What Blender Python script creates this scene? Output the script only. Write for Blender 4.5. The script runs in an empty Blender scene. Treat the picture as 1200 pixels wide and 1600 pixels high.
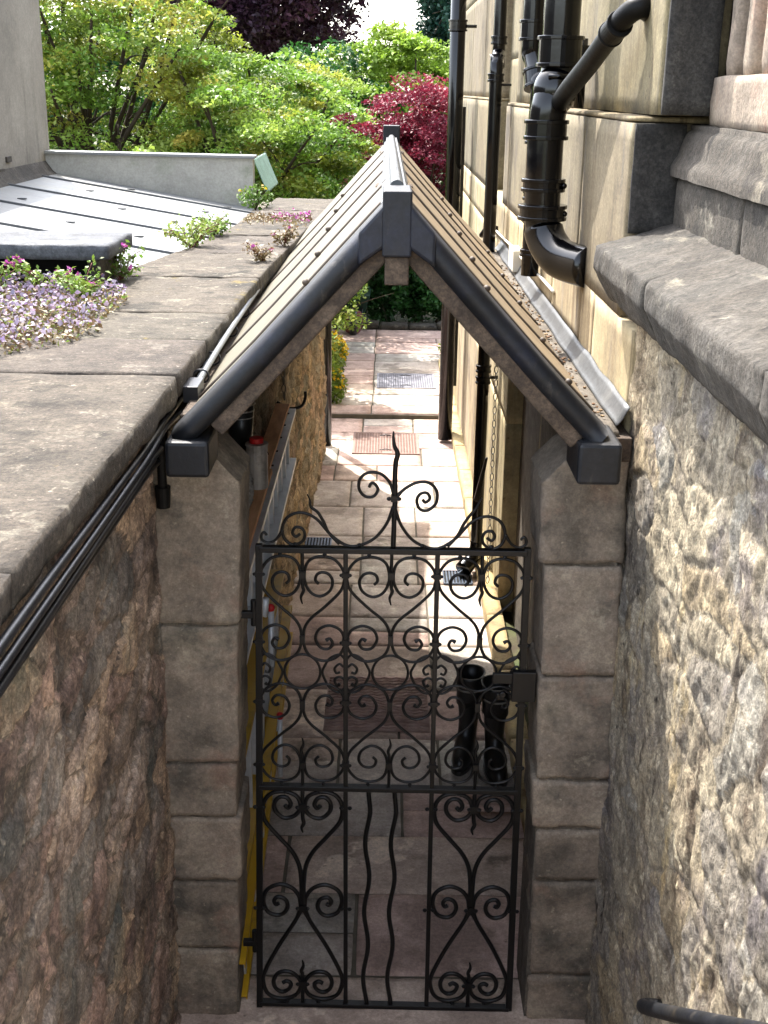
import bpy, bmesh, math, random
import numpy as np
from mathutils import Vector, Matrix, noise
R = math.radians
random.seed(7); rng = np.random.default_rng(11)
SC = bpy.context.scene
COL = SC.collection

# ------------------------------------------------------------------ camera
cam_d = bpy.data.cameras.new('camera'); cam = bpy.data.objects.new('camera', cam_d); COL.objects.link(cam)
SC.camera = cam
cam_d.sensor_fit = 'VERTICAL'; cam_d.sensor_height = 24.0; cam_d.lens = 24.0*1900/1600
cam_d.clip_start = .05; cam_d.clip_end = 2000
_r = Vector((0.99988683, 0.00248586, 0.01483762)); _u = Vector((-0.01483173, 0.32813392, 0.94451477)); _f = Vector((0.00252079, 0.94462794, -0.32813365))
m3 = Matrix((_r, _u, -_f)).transposed()
cam.matrix_world = Matrix.Translation((0, 0, 3.34)) @ m3.to_4x4()

# ------------------------------------------------------------------ sky and sun
TO_SUN = Vector((-0.31, 0.60, 1.0)).normalized()
elev = math.asin(TO_SUN.z); azim = math.atan2(TO_SUN.x, TO_SUN.y)
W = bpy.data.worlds.new('World'); SC.world = W; W.use_nodes = True
nt = W.node_tree; nt.nodes.clear()
sky = nt.nodes.new('ShaderNodeTexSky'); sky.sky_type = 'NISHITA'; sky.sun_disc = False
sky.sun_elevation = elev; sky.sun_rotation = azim; sky.air_density = 1.0; sky.dust_density = 2.5; sky.ozone_density = 1.0
bg = nt.nodes.new('ShaderNodeBackground'); bg.inputs[1].default_value = 0.15
wo = nt.nodes.new('ShaderNodeOutputWorld'); hsv = nt.nodes.new('ShaderNodeHueSaturation'); hsv.inputs['Saturation'].default_value = .5; nt.links.new(sky.outputs[0], hsv.inputs['Color']); nt.links.new(hsv.outputs[0], bg.inputs[0]); nt.links.new(bg.outputs[0], wo.inputs[0])
sun_d = bpy.data.lights.new('sun', 'SUN'); sun_d.energy = 2.0; sun_d.angle = R(0.6); sun_d.color = (1.0, 0.95, 0.88)
sun = bpy.data.objects.new('sun', sun_d); COL.objects.link(sun)
sun.rotation_euler = (-TO_SUN).to_track_quat('-Z', 'Y').to_euler()
SC.view_settings.view_transform = 'Standard'; SC.view_settings.look = 'None'
SC.view_settings.exposure = 2.75; SC.view_settings.gamma = 1.0; SC.view_settings.use_curve_mapping = False
SC.cycles.max_bounces = 8; SC.cycles.diffuse_bounces = 5

# ------------------------------------------------------------------ mesh helpers
class MB:
    def __init__(s): s.v = []; s.f = []; s.t = []; s.cur = (1, 1, 1)
    def add(s, vs, fs, tint=None):
        o = len(s.v); s.v.extend([tuple(p) for p in vs]); s.f.extend([tuple(i+o for i in f) for f in fs])
        s.t.extend([tint or s.cur]*len(fs)); return s
    def box(s, x0, x1, y0, y1, z0, z1, tint=None):
        return s.add([(x0,y0,z0),(x1,y0,z0),(x1,y1,z0),(x0,y1,z0),(x0,y0,z1),(x1,y0,z1),(x1,y1,z1),(x0,y1,z1)],
              [(0,3,2,1),(4,5,6,7),(0,1,5,4),(1,2,6,5),(2,3,7,6),(3,0,4,7)], tint)
    def prism(s, poly, a0, a1, axis='y', tint=None):
        n = len(poly)
        def P(p, a):
            return {'y': (p[0], a, p[1]), 'x': (a, p[0], p[1]), 'z': (p[0], p[1], a)}[axis]
        vs = [P(p, a0) for p in poly]+[P(p, a1) for p in poly]
        fs = [tuple(range(n)), tuple(range(2*n-1, n-1, -1))]+[((i+1) % n, i, i+n, (i+1) % n+n) for i in range(n)]
        return s.add(vs, fs, tint)
    def hexa(s, c, tint=None):     # 8 corners, bottom four then top four
        return s.add(c, [(0,3,2,1),(4,5,6,7),(0,1,5,4),(1,2,6,5),(2,3,7,6),(3,0,4,7)], tint)
    def tube(s, pts, r, n=8, closed=False, flat=1.0, tint=None, up=None):
        pts = [Vector(p) for p in pts]; N = len(pts)
        rs = r if hasattr(r, '__len__') else [r]*N
        vs = []; fs = []; ref = Vector(up) if up else None; prev = None
        for i, p in enumerate(pts):
            if closed: t = (pts[(i+1) % N]-pts[i-1])
            else: t = pts[min(i+1, N-1)]-pts[max(i-1, 0)]
            if t.length < 1e-9: t = Vector((0, 0, 1))
            t.normalize()
            if ref is not None: a = ref-ref.dot(t)*t
            elif prev is None: q = Vector((0,1,0)) if abs(t.y) < .9 else Vector((1,0,0)); a = q-q.dot(t)*t
            else: a = prev-prev.dot(t)*t
            a.normalize(); prev = a; b = t.cross(a)
            for k in range(n):
                w = 2*math.pi*(k+.5)/n
                vs.append(p+a*math.cos(w)*rs[i]+b*math.sin(w)*rs[i]*flat)
        M = N if closed else N-1
        for i in range(M):
            for k in range(n):
                fs.append((i*n+k, i*n+(k+1) % n, ((i+1) % N)*n+(k+1) % n, ((i+1) % N)*n+k))
        if not closed: fs.append(tuple(range(n-1, -1, -1))); fs.append(tuple((N-1)*n+k for k in range(n)))
        return s.add(vs, fs, tint)
    def cyl(s, p0, p1, r, n=16, r2=None, tint=None): return s.tube([p0, p1], [r, r if r2 is None else r2], n, tint=tint)
    def ball(s, c, r, n=8, sz=(1,1,1), tint=None):
        vs = []; fs = []
        for i in range(n+1):
            a = math.pi*i/n
            for k in range(2*n):
                b = math.pi*k/n
                vs.append((c[0]+r*sz[0]*math.sin(a)*math.cos(b), c[1]+r*sz[1]*math.sin(a)*math.sin(b), c[2]+r*sz[2]*math.cos(a)))
        for i in range(n):
            for k in range(2*n): fs.append((i*2*n+k, (i+1)*2*n+k, (i+1)*2*n+(k+1) % (2*n), i*2*n+(k+1) % (2*n)))
        return s.add(vs, fs, tint)
    def rblock(s, x0, x1, y0, y1, z0, z1, rad=.012, amp=.006, step=.03, seed=0., freq=9., tint=None, warp=None):
        """a worn stone block: rounded box with noise on its faces"""
        L = (x1-x0, y1-y0, z1-z0); n = [max(2, min(46, int(l/step)+1)) for l in L]
        ids = {}; vs = []; fs = []
        lo = Vector((x0, y0, z0)); hi = Vector((x1, y1, z1)); rad = min(rad, min(L)*.45)
        def V(i, j, k):
            key = (i, j, k)
            if key in ids: return ids[key]
            p = Vector((x0+L[0]*i/n[0], y0+L[1]*j/n[1], z0+L[2]*k/n[2]))
            q = Vector([min(max(p[a], lo[a]+rad), hi[a]-rad) for a in range(3)])
            d = p-q; nn = d.normalized() if d.length > 1e-7 else Vector((0, 0, 1))
            m = max(abs(d[a]) for a in range(3)); p2 = q+nn*rad
            s3 = Vector((seed*3.1, seed*1.7, seed*5.3))
            h = noise.noise(p*freq+s3)*.6+noise.noise(p*freq*2.7+s3)*.3+noise.noise(p*freq*7+s3)*.18
            edge = (abs(nn.x)+abs(nn.y)+abs(nn.z)-1)
            h2 = noise.noise(p*freq*1.6+s3*2)
            p2 = p2+nn*(h*amp-edge*max(0, h2)*amp*2.2)
            if warp: p2 = warp(p2)
            ids[key] = len(vs); vs.append(p2); return ids[key]
        for a in range(3):
            b, c = (a+1) % 3, (a+2) % 3
            for side in (0, n[a]):
                for i in range(n[b]):
                    for j in range(n[c]):
                        def K(u, w):
                            t = [0, 0, 0]; t[a] = side; t[b] = u; t[c] = w; return V(*t)
                        q = (K(i, j), K(i+1, j), K(i+1, j+1), K(i, j+1))
                        fs.append(q if side else q[::-1])
        return s.add(vs, fs, tint)
    def build(s, name, mat, parent=None, smooth=False, bevel=0, seg=2):
        me = bpy.data.meshes.new(name); me.from_pydata([tuple(v) for v in s.v], [], s.f)
        at = me.attributes.new('tint', 'FLOAT_COLOR', 'FACE')
        a = np.ones((len(s.f), 4), dtype=np.float32); a[:, :3] = np.array(s.t, dtype=np.float32).reshape(-1, 3) if s.f else 1
        at.data.foreach_set('color', a.ravel()); me.validate()
        me.materials.append(mat)
        o = bpy.data.objects.new(name, me); COL.objects.link(o)
        if smooth: me.polygons.foreach_set('use_smooth', [True]*len(me.polygons))
        if bevel:
            m = o.modifiers.new('bevel', 'BEVEL'); m.width = bevel; m.segments = seg; m.limit_method = 'ANGLE'; m.angle_limit = R(35)
            m.harden_normals = False
        attach(o, parent); return o
def attach(o, parent):
    if parent is not None:
        o.parent = parent
        root = parent
        while root.parent: root = root.parent
        if parent.type == 'EMPTY' and parent.parent is None: o.matrix_parent_inverse = Matrix.Translation(-parent.location)
def thing(name, loc, label, cat, group=None):
    o = bpy.data.objects.new(name, None); COL.objects.link(o); o.location = loc; o.empty_display_size = .1
    return tag(o, label, cat, group)
def tag(o, label=None, cat=None, group=None, kind=None):
    if label: o['label'] = label
    if cat: o['category'] = cat
    if group: o['group'] = group
    if kind: o['kind'] = kind
    return o
def catmull(P, k=6):
    P = [Vector(p) for p in P]; out = []
    for i in range(len(P)-1):
        p0, p1, p2, p3 = P[max(i-1, 0)], P[i], P[i+1], P[min(i+2, len(P)-1)]
        for j in range(k):
            t = j/k; out.append(.5*((2*p1)+(p2-p0)*t+(2*p0-5*p1+4*p2-p3)*t*t+(3*p1-p0-3*p2+p3)*t**3))
    out.append(P[-1]); return out

# ------------------------------------------------------------------ materials
def c_(h):
    v = [int(h[i:i+2], 16)/255 for i in (0, 2, 4)]
    return tuple(((x/12.92) if x <= .04045 else ((x+.055)/1.055)**2.4) for x in v)+(1,)
def mat(name, cols, scale=4., rough=.8, bump=.3, bscale=None, stretch=(1,1,1), metal=0., tint=False, spec=.4, blotch=None, coat=0., trans=None, speck=None, dist=.01, seed=0., streak=None, gain=1., grain=0., gscale=70):
    """procedural material: noise ramp of surface colours, optional blotches / specks / streaks, and bump"""
    m = bpy.data.materials.new(name); m.use_nodes = True; t = m.node_tree; N = t.nodes; L = t.links
    b = N['Principled BSDF']; tc = N.new('ShaderNodeTexCoord'); mp = N.new('ShaderNodeMapping'); mp.inputs['Scale'].default_value = stretch; mp.inputs['Location'].default_value = (seed, seed*.7, seed*1.3)
    geo = N.new('ShaderNodeNewGeometry'); L.new(geo.outputs['Position'] if True else tc.outputs['Object'], mp.inputs[0])
    n1 = N.new('ShaderNodeTexNoise'); n1.inputs['Scale'].default_value = scale; n1.inputs['Detail'].default_value = 7; n1.inputs['Roughness'].default_value = .62
    L.new(mp.outputs[0], n1.inputs['Vector'])
    rp = N.new('ShaderNodeValToRGB'); e = rp.color_ramp.elements
    lo, hi = .32, .68
    for i, c in enumerate(cols):
        p = lo+(hi-lo)*i/max(1, len(cols)-1)
        if i < 2: e[i].position = p; e[i].color = c_(c)
        else: x = e.new(p); x.color = c_(c)
    if len(cols) == 1: e[1].color = c_(cols[0]); e[1].position = 1
    L.new(n1.outputs['Fac'], rp.inputs[0]); out = rp.outputs[0]
    for x in e: x.color = tuple(min(1, q*gain) for q in x.color[:3])+(1,)
    def mixin(out, fac, col, mode='MIX'):
        mx = N.new('ShaderNodeMix'); mx.data_type = 'RGBA'; mx.blend_type = mode
        if hasattr(fac, 'links'): L.new(fac, mx.inputs['Factor'])
        else: mx.inputs['Factor'].default_value = fac
        L.new(out, mx.inputs['A'])
        if hasattr(col, 'links'): L.new(col, mx.inputs['B'])
        else: mx.inputs['B'].default_value = tuple(min(1, q*gain) for q in c_(col)[:3])+(1,)
        return mx.outputs['Result']
    def nz(sc, lo, hi, st=(1,1,1), det=5, off=3.3):
        m2 = N.new('ShaderNodeMapping'); m2.inputs['Scale'].default_value = st; m2.inputs['Location'].default_value = (off, off*1.7, off*.4); L.new(geo.outputs['Position'], m2.inputs[0])
        n = N.new('ShaderNodeTexNoise'); n.inputs['Scale'].default_value = sc; n.inputs['Detail'].default_value = det; n.inputs['Roughness'].default_value = .65; L.new(m2.outputs[0], n.inputs['Vector'])
        mr = N.new('ShaderNodeMapRange'); mr.inputs['From Min'].default_value = lo; mr.inputs['From Max'].default_value = hi; L.new(n.outputs['Fac'], mr.inputs['Value']); return mr.outputs[0]
    for i, (bc, bs, blo, bhi) in enumerate(blotch or []): out = mixin(out, nz(bs, blo, bhi, off=7.7+i*5), bc)
    for i, (bc, st, blo, bhi) in enumerate(streak or []): out = mixin(out, nz(1.0, blo, bhi, st, off=1.7+i*4), bc)
    for i, (bc, bs, blo, bhi) in enumerate(speck or []): out = mixin(out, nz(bs, blo, bhi, det=2, off=11.+i*3), bc)
    if grain:
        for gs, lo2, hi2, kk in ((gscale, .40, .62, 1.), (gscale*.28, .38, .64, .8), (gscale*2.3, .42, .60, .7)):
            gn = nz(gs, lo2, hi2, det=3, off=gs*.13)
            mr2 = N.new('ShaderNodeMapRange'); mr2.inputs['To Min'].default_value = 1-grain*kk; mr2.inputs['To Max'].default_value = 1+grain*kk*.75; L.new(gn, mr2.inputs['Value'])
            cb = N.new('ShaderNodeCombineColor')
            for q_ in range(3): L.new(mr2.outputs[0], cb.inputs[q_])
            out = mixin(out, 1.0, cb.outputs[0], 'MULTIPLY')
    if tint:
        at = N.new('ShaderNodeAttribute'); at.attribute_name = 'tint'; out = mixin(out, 1.0, at.outputs['Color'], 'MULTIPLY')
    L.new(out, b.inputs['Base Color'])
    b.inputs['Roughness'].default_value = rough; b.inputs['Metallic'].default_value = metal; b.inputs['Specular IOR Level'].default_value = spec
    if coat: b.inputs['Coat Weight'].default_value = coat; b.inputs['Coat Roughness'].default_value = .15
    if bump:
        n2 = N.new('ShaderNodeTexNoise'); n2.inputs['Scale'].default_value = bscale or scale*6; n2.inputs['Detail'].default_value = 8; n2.inputs['Roughness'].default_value = .7; L.new(mp.outputs[0], n2.inputs['Vector'])
        bp = N.new('ShaderNodeBump'); bp.inputs['Strength'].default_value = bump; bp.inputs['Distance'].default_value = dist
        L.new(n2.outputs['Fac'], bp.inputs['Height']); L.new(bp.outputs[0], b.inputs['Normal'])
        mr = N.new('ShaderNodeMapRange'); mr.inputs['To Min'].default_value = max(0, rough-.12); mr.inputs['To Max'].default_value = min(1, rough+.12); L.new(n2.outputs['Fac'], mr.inputs['Value']); L.new(mr.outputs[0], b.inputs['Roughness'])
    if trans:
        tr = N.new('ShaderNodeBsdfTranslucent'); mx = N.new('ShaderNodeMixShader'); mx.inputs[0].default_value = trans
        L.new(out, tr.inputs[0]); L.new(b.outputs[0], mx.inputs[1]); L.new(tr.outputs[0], mx.inputs[2]); L.new(mx.outputs[0], N['Material Output'].inputs[0])
    return m
M = {}
M['rubble_dark'] = mat('rubble_brown', ['4d453f', '776a60', '938578', 'a79b8d'], 5, .92, .7, 42, tint=True, blotch=[('65645c', 2.2, .5, .68), ('9a8a78', 6, .58, .72)], speck=[('a79a86', 26, .62, .75)], dist=.015, gain=1.2, grain=0.3)
M['rubble_pale'] = mat('rubble_cream', ['7a7366', 'a39a88', 'bbb19c', 'b3ab9c'], 6, .92, .9, 38, tint=True, blotch=[('8d8682', 3.1, .52, .66)], streak=[('6c6052', (8, 5, 1.8), .56, .68), ('554c42', (22, 14, 4), .60, .70), ('cdb98c', (5, 3, 1.2), .60, .70)], speck=[('cfc8b4', 24, .6, .72), ('453d35', 23, .64, .76)], dist=.02, gain=0.8, grain=0.26)
M['rubble_tan'] = mat('rubble_tan', ['665e50', '857a67', '9b907c', '8f8573'], 6, .92, .7, 42, tint=True, blotch=[('6e6350', 2.2, .52, .7)], dist=.015, gain=1.15, grain=0.26)
M['ashlar'] = mat('ashlar_warm', ['837560', 'a39474', 'b3a483', 'a6997f'], 2.2, .88, .25, 60, tint=True, streak=[('7b6950', (5, 5, .5), .54, .70), ('857c70', (11, 11, .9), .56, .72), ('5e5242', (17, 17, .6), .62, .76)], blotch=[('c4ae7c', 3, .58, .74)], speck=[('6b5a44', 30, .68, .8)], dist=.006, gain=0.95, grain=0.1)
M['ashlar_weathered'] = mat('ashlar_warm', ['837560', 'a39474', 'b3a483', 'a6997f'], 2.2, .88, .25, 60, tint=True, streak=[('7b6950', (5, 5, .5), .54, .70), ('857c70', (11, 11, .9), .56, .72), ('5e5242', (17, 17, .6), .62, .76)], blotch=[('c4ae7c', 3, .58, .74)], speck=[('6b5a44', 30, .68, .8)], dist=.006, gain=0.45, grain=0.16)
M['bounce_lit_surround'] = mat('bounce_lit_surround', ['b8ad98', 'cfc4ae', 'd8cebb'], 2.5, .85, .2, 50, tint=True, dist=.004, grain=0.08)  # brightness of reflected light painted in as a pale base colour
M['grey_stone'] = mat('weathered_grey_stone', ['45403a', '625b51', '79736a'], 4, .95, .8, 45, tint=True, blotch=[('5b574f', 1.7, .5, .65), ('a8a192', 5, .62, .70), ('c2bba9', 9, .68, .74)], speck=[('2f2b27', 26, .64, .76)], streak=[('98907f', (7, 2.2, 3), .60, .68), ('332f2a', (4, 12, 9), .62, .72)], dist=.014, gain=0.55, grain=0.26)
M['coping'] = mat('coping_stone', ['4f483f', '6a6156', '7d7467'], 5, .95, .9, 55, tint=True, blotch=[('3f3a31', 2.1, .56, .62), ('8e8779', 7, .60, .64), ('6c6458', 1.4, .5, .68), ('9a907f', 4, .6, .74), ('86763f', 5.3, .64, .70)], speck=[('c1b8a6', 40, .66, .78), ('51493f', 28, .68, .8)], dist=.01, gain=0.5, grain=0.26)
M['pier'] = mat('pier_stone', ['6a6258', '8f8376', 'a39887'], 4, .92, .5, 46, tint=True, blotch=[('5a564e', 2.9, .52, .66), ('8f7a6c', 4.3, .56, .68), ('aca392', 8, .62, .72)], speck=[('b2a894', 36, .68, .8)], dist=.01, gain=0.95, grain=0.14)
M['mortar'] = mat('mortar', ['4b443b', '6e665a'], 9, .95, .6, 50, dist=.01, grain=0.2)
M['flag'] = mat('flagstone', ['857b73', 'a1978e', 'b0a79d'], 4, .85, .45, 38, tint=True, blotch=[('c0b8ac', 1.5, .585, .61), ('6f675e', 3.2, .60, .68), ('7d746b', 1.8, .52, .68), ('b9b0a2', 4.5, .6, .74)], speck=[('6a6058', 34, .68, .8)], dist=.008, gain=1.22, grain=0.13)
M['joint'] = mat('joint_earth', ['4a443a', '615a4c'], 12, .95, .5, 60)
M['soil'] = mat('garden_soil', ['3c3226', '4a4a2c', '3c4a26'], 3, .95, .8, 30)
M['dark_return'] = mat('dark_return_stone', ['2b2926', '3d3a36', '504c46'], 5, .95, .6, 40, dist=.008, gain=0.75, grain=0.3)  # much darker stone, used only on the camera-facing jamb and plinth return
M['lead'] = mat('lead_dark', ['15171c', '1f2229', '2e3036'], 5, .55, .25, 26, blotch=[('5c5242', 4, .58, .72), ('2a3044', 2.2, .5, .62)], streak=[('66605a', (14, 14, 5), .62, .72)], metal=.0, spec=.4, dist=.006, gain=0.36, grain=0.22, gscale=45)
M['lead_pale'] = mat('lead_pale', ['6e7173', '85888a', '9a9b99'], 4, .5, .2, 20, metal=.2, blotch=[('74777a', 3, .56, .72)], dist=.006, gain=0.33, grain=0.12, gscale=45)
M['roof_sheet_left'] = mat('roof_sheet_cream', ['a39a80', 'b3aa8e', 'bdb59b'], 2, .6, .12, 30, blotch=[('a49b84', 1.5, .54, .72)], dist=.004, gain=0.27, grain=0.07, gscale=45)
M['roof_sheet_right'] = mat('roof_sheet_tan', ['9c8665', 'ae9774', 'b9a381'], 2, .65, .12, 30, blotch=[('9a8160', 1.5, .54, .72)], dist=.004, gain=0.45, grain=0.09, gscale=45)
M['seam'] = mat('seam_brown', ['3c332a', '54483c'], 9, .6, .1)
M['timber'] = mat('rafter_stone', ['3a3028', '55473a', '68594a'], 5, .85, .4, 40, streak=[('40362c', (3, 12, 12), .55, .72)], gain=0.85, grain=0.25)
M['white_roof'] = mat('pale_roof_sheet', ['a6aaab', 'b6b9ba', 'c0c2c2'], 1.6, .45, .08, 14, blotch=[('c9c5b4', 1.1, .56, .7), ('9a9fa3', 2.6, .6, .75)], dist=.004, gain=0.42, grain=0.05, gscale=45)
M['render_grey'] = mat('grey_render', ['8f8a80', 'a39d92', 'b0aa9e'], 1.4, .9, .25, 40, streak=[('7c776c', (4, 4, .4), .56, .74)], blotch=[('a89a7a', 1.1, .6, .75)], dist=.006, gain=0.72, grain=0.1)
M['upstand'] = mat('upstand_pale', ['96948c', 'a8a69d'], 2, .7, .15, 30, blotch=[('8c9080', 3, .56, .72)], dist=.004, gain=1.05, grain=0.08, gscale=45)
M['iron'] = mat('painted_iron', ['070708', '0d0d0f'], 12, .42, .25, 90, spec=.35, dist=.002, gain=0.7)
M['gloss'] = mat('gloss_black_paint', ['040406', '07070a'], 6, .15, .12, 18, spec=.4, coat=.0, dist=.003, gain=0.7)
M['pipe_grey'] = mat('dark_grey_pipe', ['0c0c0b', '121110'], 9, .5, .3, 30, spec=.15, dist=.004, gain=0.7)
M['cable'] = mat('cable_black', ['15161a', '202127'], 9, .38, .1, spec=.5, gain=0.7)
M['conduit'] = mat('conduit_grey', ['6f7376', '888c90'], 6, .35, .1, spec=.5, gain=0.7)
M['alu'] = mat('aluminium', ['a0a3a6', 'bcbfc1'], 8, .38, .1, 60, metal=.2, gain=1.3)
M['fibre'] = mat('yellow_fibreglass', ['b28a12', 'c79c1a'], 5, .5, .15, 40, blotch=[('8d7020', 6, .58, .74)])
M['ply'] = mat('plank_wood', ['8c6444', 'a57a56', 'b48a66'], 3, .8, .25, 40, stretch=(6, 1, 6), blotch=[('7a583d', 2, .6, .75)], gain=1.8)
M['red'] = mat('red_plastic', ['a01818', 'b52020'], 8, .4, .05)
M['can'] = mat('paint_can_tin', ['7d7872', '948e86', '5b5650'], 9, .5, .1, metal=.3, gain=1.3)
M['rag'] = mat('rag_cloth', ['6a6660', 'a39e96', '4a4742'], 16, .9, .6, 60)
M['rubber'] = mat('black_rubber', ['191917', '252422'], 7, .36, .2, 40, spec=.5, dist=.003, gain=1.0)
M['rubber_line'] = mat('boot_lining', ['77736a', '8d897f'], 12, .8, .2)
M['white_plastic'] = mat('white_plastic', ['c9c6b8', 'd8d5c8'], 8, .5, .05)
M['cover_red'] = mat('cast_cover', ['6e5850', '82695f'], 9, .6, .4, 60, metal=.3)
M['cover_blue'] = mat('steel_cover', ['73737c', '8b8b93'], 9, .5, .4, 60, metal=.35)
M['brick_mat'] = mat('rubber_mat', ['7a655e', '9a857c'], 12, .8, .4, 60, gain=1.5)
M['grate'] = mat('grate_steel', ['3d4654', '59626f'], 12, .4, .1, metal=.6)
M['dark'] = mat('dark_interior', ['0c0b0a', '12110f'], 5, .9, .0)
M['chain'] = mat('chain_steel', ['4c4a47', '6a6763'], 20, .45, .1, metal=.8)
M['bark'] = mat('bark', ['2b231a', '44382b'], 12, .9, .6, 40)
M['green_sheet'] = mat('green_plastic_sheet', ['5f8072', '7a9a8a'], 5, .6, .1, grain=.15)
M['wheel_red'] = mat('rusty_wheel', ['4c2222', '6b3330'], 10, .7, .4, 60)
M['slate'] = mat('slab_stone', ['4d5058', '666a70', '797c80'], 4, .8, .5, 40, streak=[('34363c', (8, 8, 1), .55, .72)], gain=0.55, grain=0.22)
def leafmat(name, cols, tr=.38, rough=.5): return mat(name, cols, .8, rough, 0, tint=True, trans=tr, spec=.35)
M['leaf'] = leafmat('maple_leaf', ['41641e', '6e8e34', 'a0ac52'], .42)
M['leaf_lime'] = leafmat('lime_leaf', ['66822a', '7e9934', '96a844'])
M['leaf_dark'] = leafmat('dark_leaf', ['1d3f1c', '2c5824', '3f7030'], .2)
M['leaf_purple'] = leafmat('copper_leaf', ['2c1826', '3c2230', '52303c'], .25)
M['leaf_red'] = leafmat('red_leaf', ['561826', '742236', '8c3c4a'], .3)
M['leaf_conifer'] = leafmat('conifer_leaf', ['16302a', '204034', '2e5040'], .1)
M['leaf_herb'] = leafmat('herb_leaf', ['4c6a28', '708a38', '8c9a4c'], .3)
M['petal_yellow'] = leafmat('petal_yellow', ['d8b410', 'e6c820'], .3)
M['petal_lilac'] = leafmat('petal_lilac', ['7d6e86', '8c7e94', 'a598aa'], .3)
M['petal_pink'] = leafmat('petal_pink', ['984080', 'a8589a'], .3)
M['leaf_straw'] = leafmat('straw_leaf', ['5e4c36', '80704e', '5a4030'], .2)

# ------------------------------------------------------------------ ground, path
g = MB(); g.box(-400, 400, -200, 900, -1.0, -.03); tag(g.build('ground', M['soil']), 'dark garden ground below everything', 'ground', kind='structure')
def flag_tint():
    h = random.random()
    if h < .34: b = (1.08, .88, .84)
    elif h < .52: b = (1.10, .98, .90)
    elif h < .70: b = (.92, .94, .92)
    else: b = (1.04, 1.02, 1.0)
    k = random.uniform(.78, 1.12); return tuple(x*k for x in b)
def paving(x0, x1, y0, y1, z, rows, skip=(), amp=.004, lz=.05, mid=None):
    mb = MB(); y = y0; i = 0
    while y < y1-.05:
        d = random.uniform(*rows); d = min(d, y1-y)
        if y1-(y+d) < .15: d = y1-y
        n = random.choice((2, 3, 3)); cuts = sorted(random.uniform(.2, .8) for _ in range(n-1))
        if n == 3 and cuts[1]-cuts[0] < .25: cuts = [.36, .7]
        xs = [x0]+[x0+(x1-x0)*c for c in cuts]+[x1]
        if mid is not None: xs = [x0, mid+random.uniform(-.01, .01), x1] if random.random() < .6 else [x0, mid, mid+(x1-mid)*random.uniform(.5, .75), x1]
        for a, b in zip(xs[:-1], xs[1:]):
            parts = [(y, y+d)]
            if mid is None and b-a > .45 and random.random() < .25: parts = [(y, y+d*.5), (y+d*.5, y+d)]
            for (ya, yb) in parts:
                g = random.uniform(.004, .008)
                mb.rblock(a+g, b-g, ya+g, yb-g, z-lz, z+random.uniform(-.003, .003), .007, amp, .06, random.random()*50, 6, flag_tint())
        y += d; i += 1
    return mb
p = MB(); p.box(-.78, .80, 1.0, 12.7, -.06, -.012); p.box(-1.0, 1.6, 12.7, 17.9, -.06, .034)
pj = p.build('path_bed', M['joint']); tag(pj, 'earth joints beneath the paving', 'path', kind='structure')
tag(paving(-.76, .79, 3.98, 12.68, 0, (.42, .75)).build('path', M['flag'], smooth=True), 'worn flagstone path through the passage', 'path', kind='structure')
tag(paving(-.95, 1.5, 12.72, 17.55, .045, (.28, .52), mid=-.11).build('upper_path', M['flag'], smooth=True), 'raised pinkish flagstone path leading to garden', 'path', kind='structure')
s = MB(); s.rblock(-.8, .84, 3.30, 3.97, -.06, .0, .01, .006, .03, 3, 14, (1.02, .9, .82)); s.rblock(-.8, .84, 2.4, 3.29, -.16, -.05, .01, .006, .05, 9, 8, (.95, .88, .82))
tag(s.build('threshold_step', M['flag'], smooth=True), 'stone threshold under the gate', 'step', kind='structure')

s = MB()
for i in range(9): s.rblock(-.78, .84, 2.38-.30*(i+1), 2.40-.30*i, -.1, -.05+.19*(i+1), .012, .005, .08, i*3, 8, (1, .96, .9))
s.box(-2.5, 3.4, -6, -.28, 1.5, 1.655); tag(s.build('stairs', M['flag'], smooth=False), 'stone stairs climbing from the gate', 'steps', kind='structure')
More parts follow.
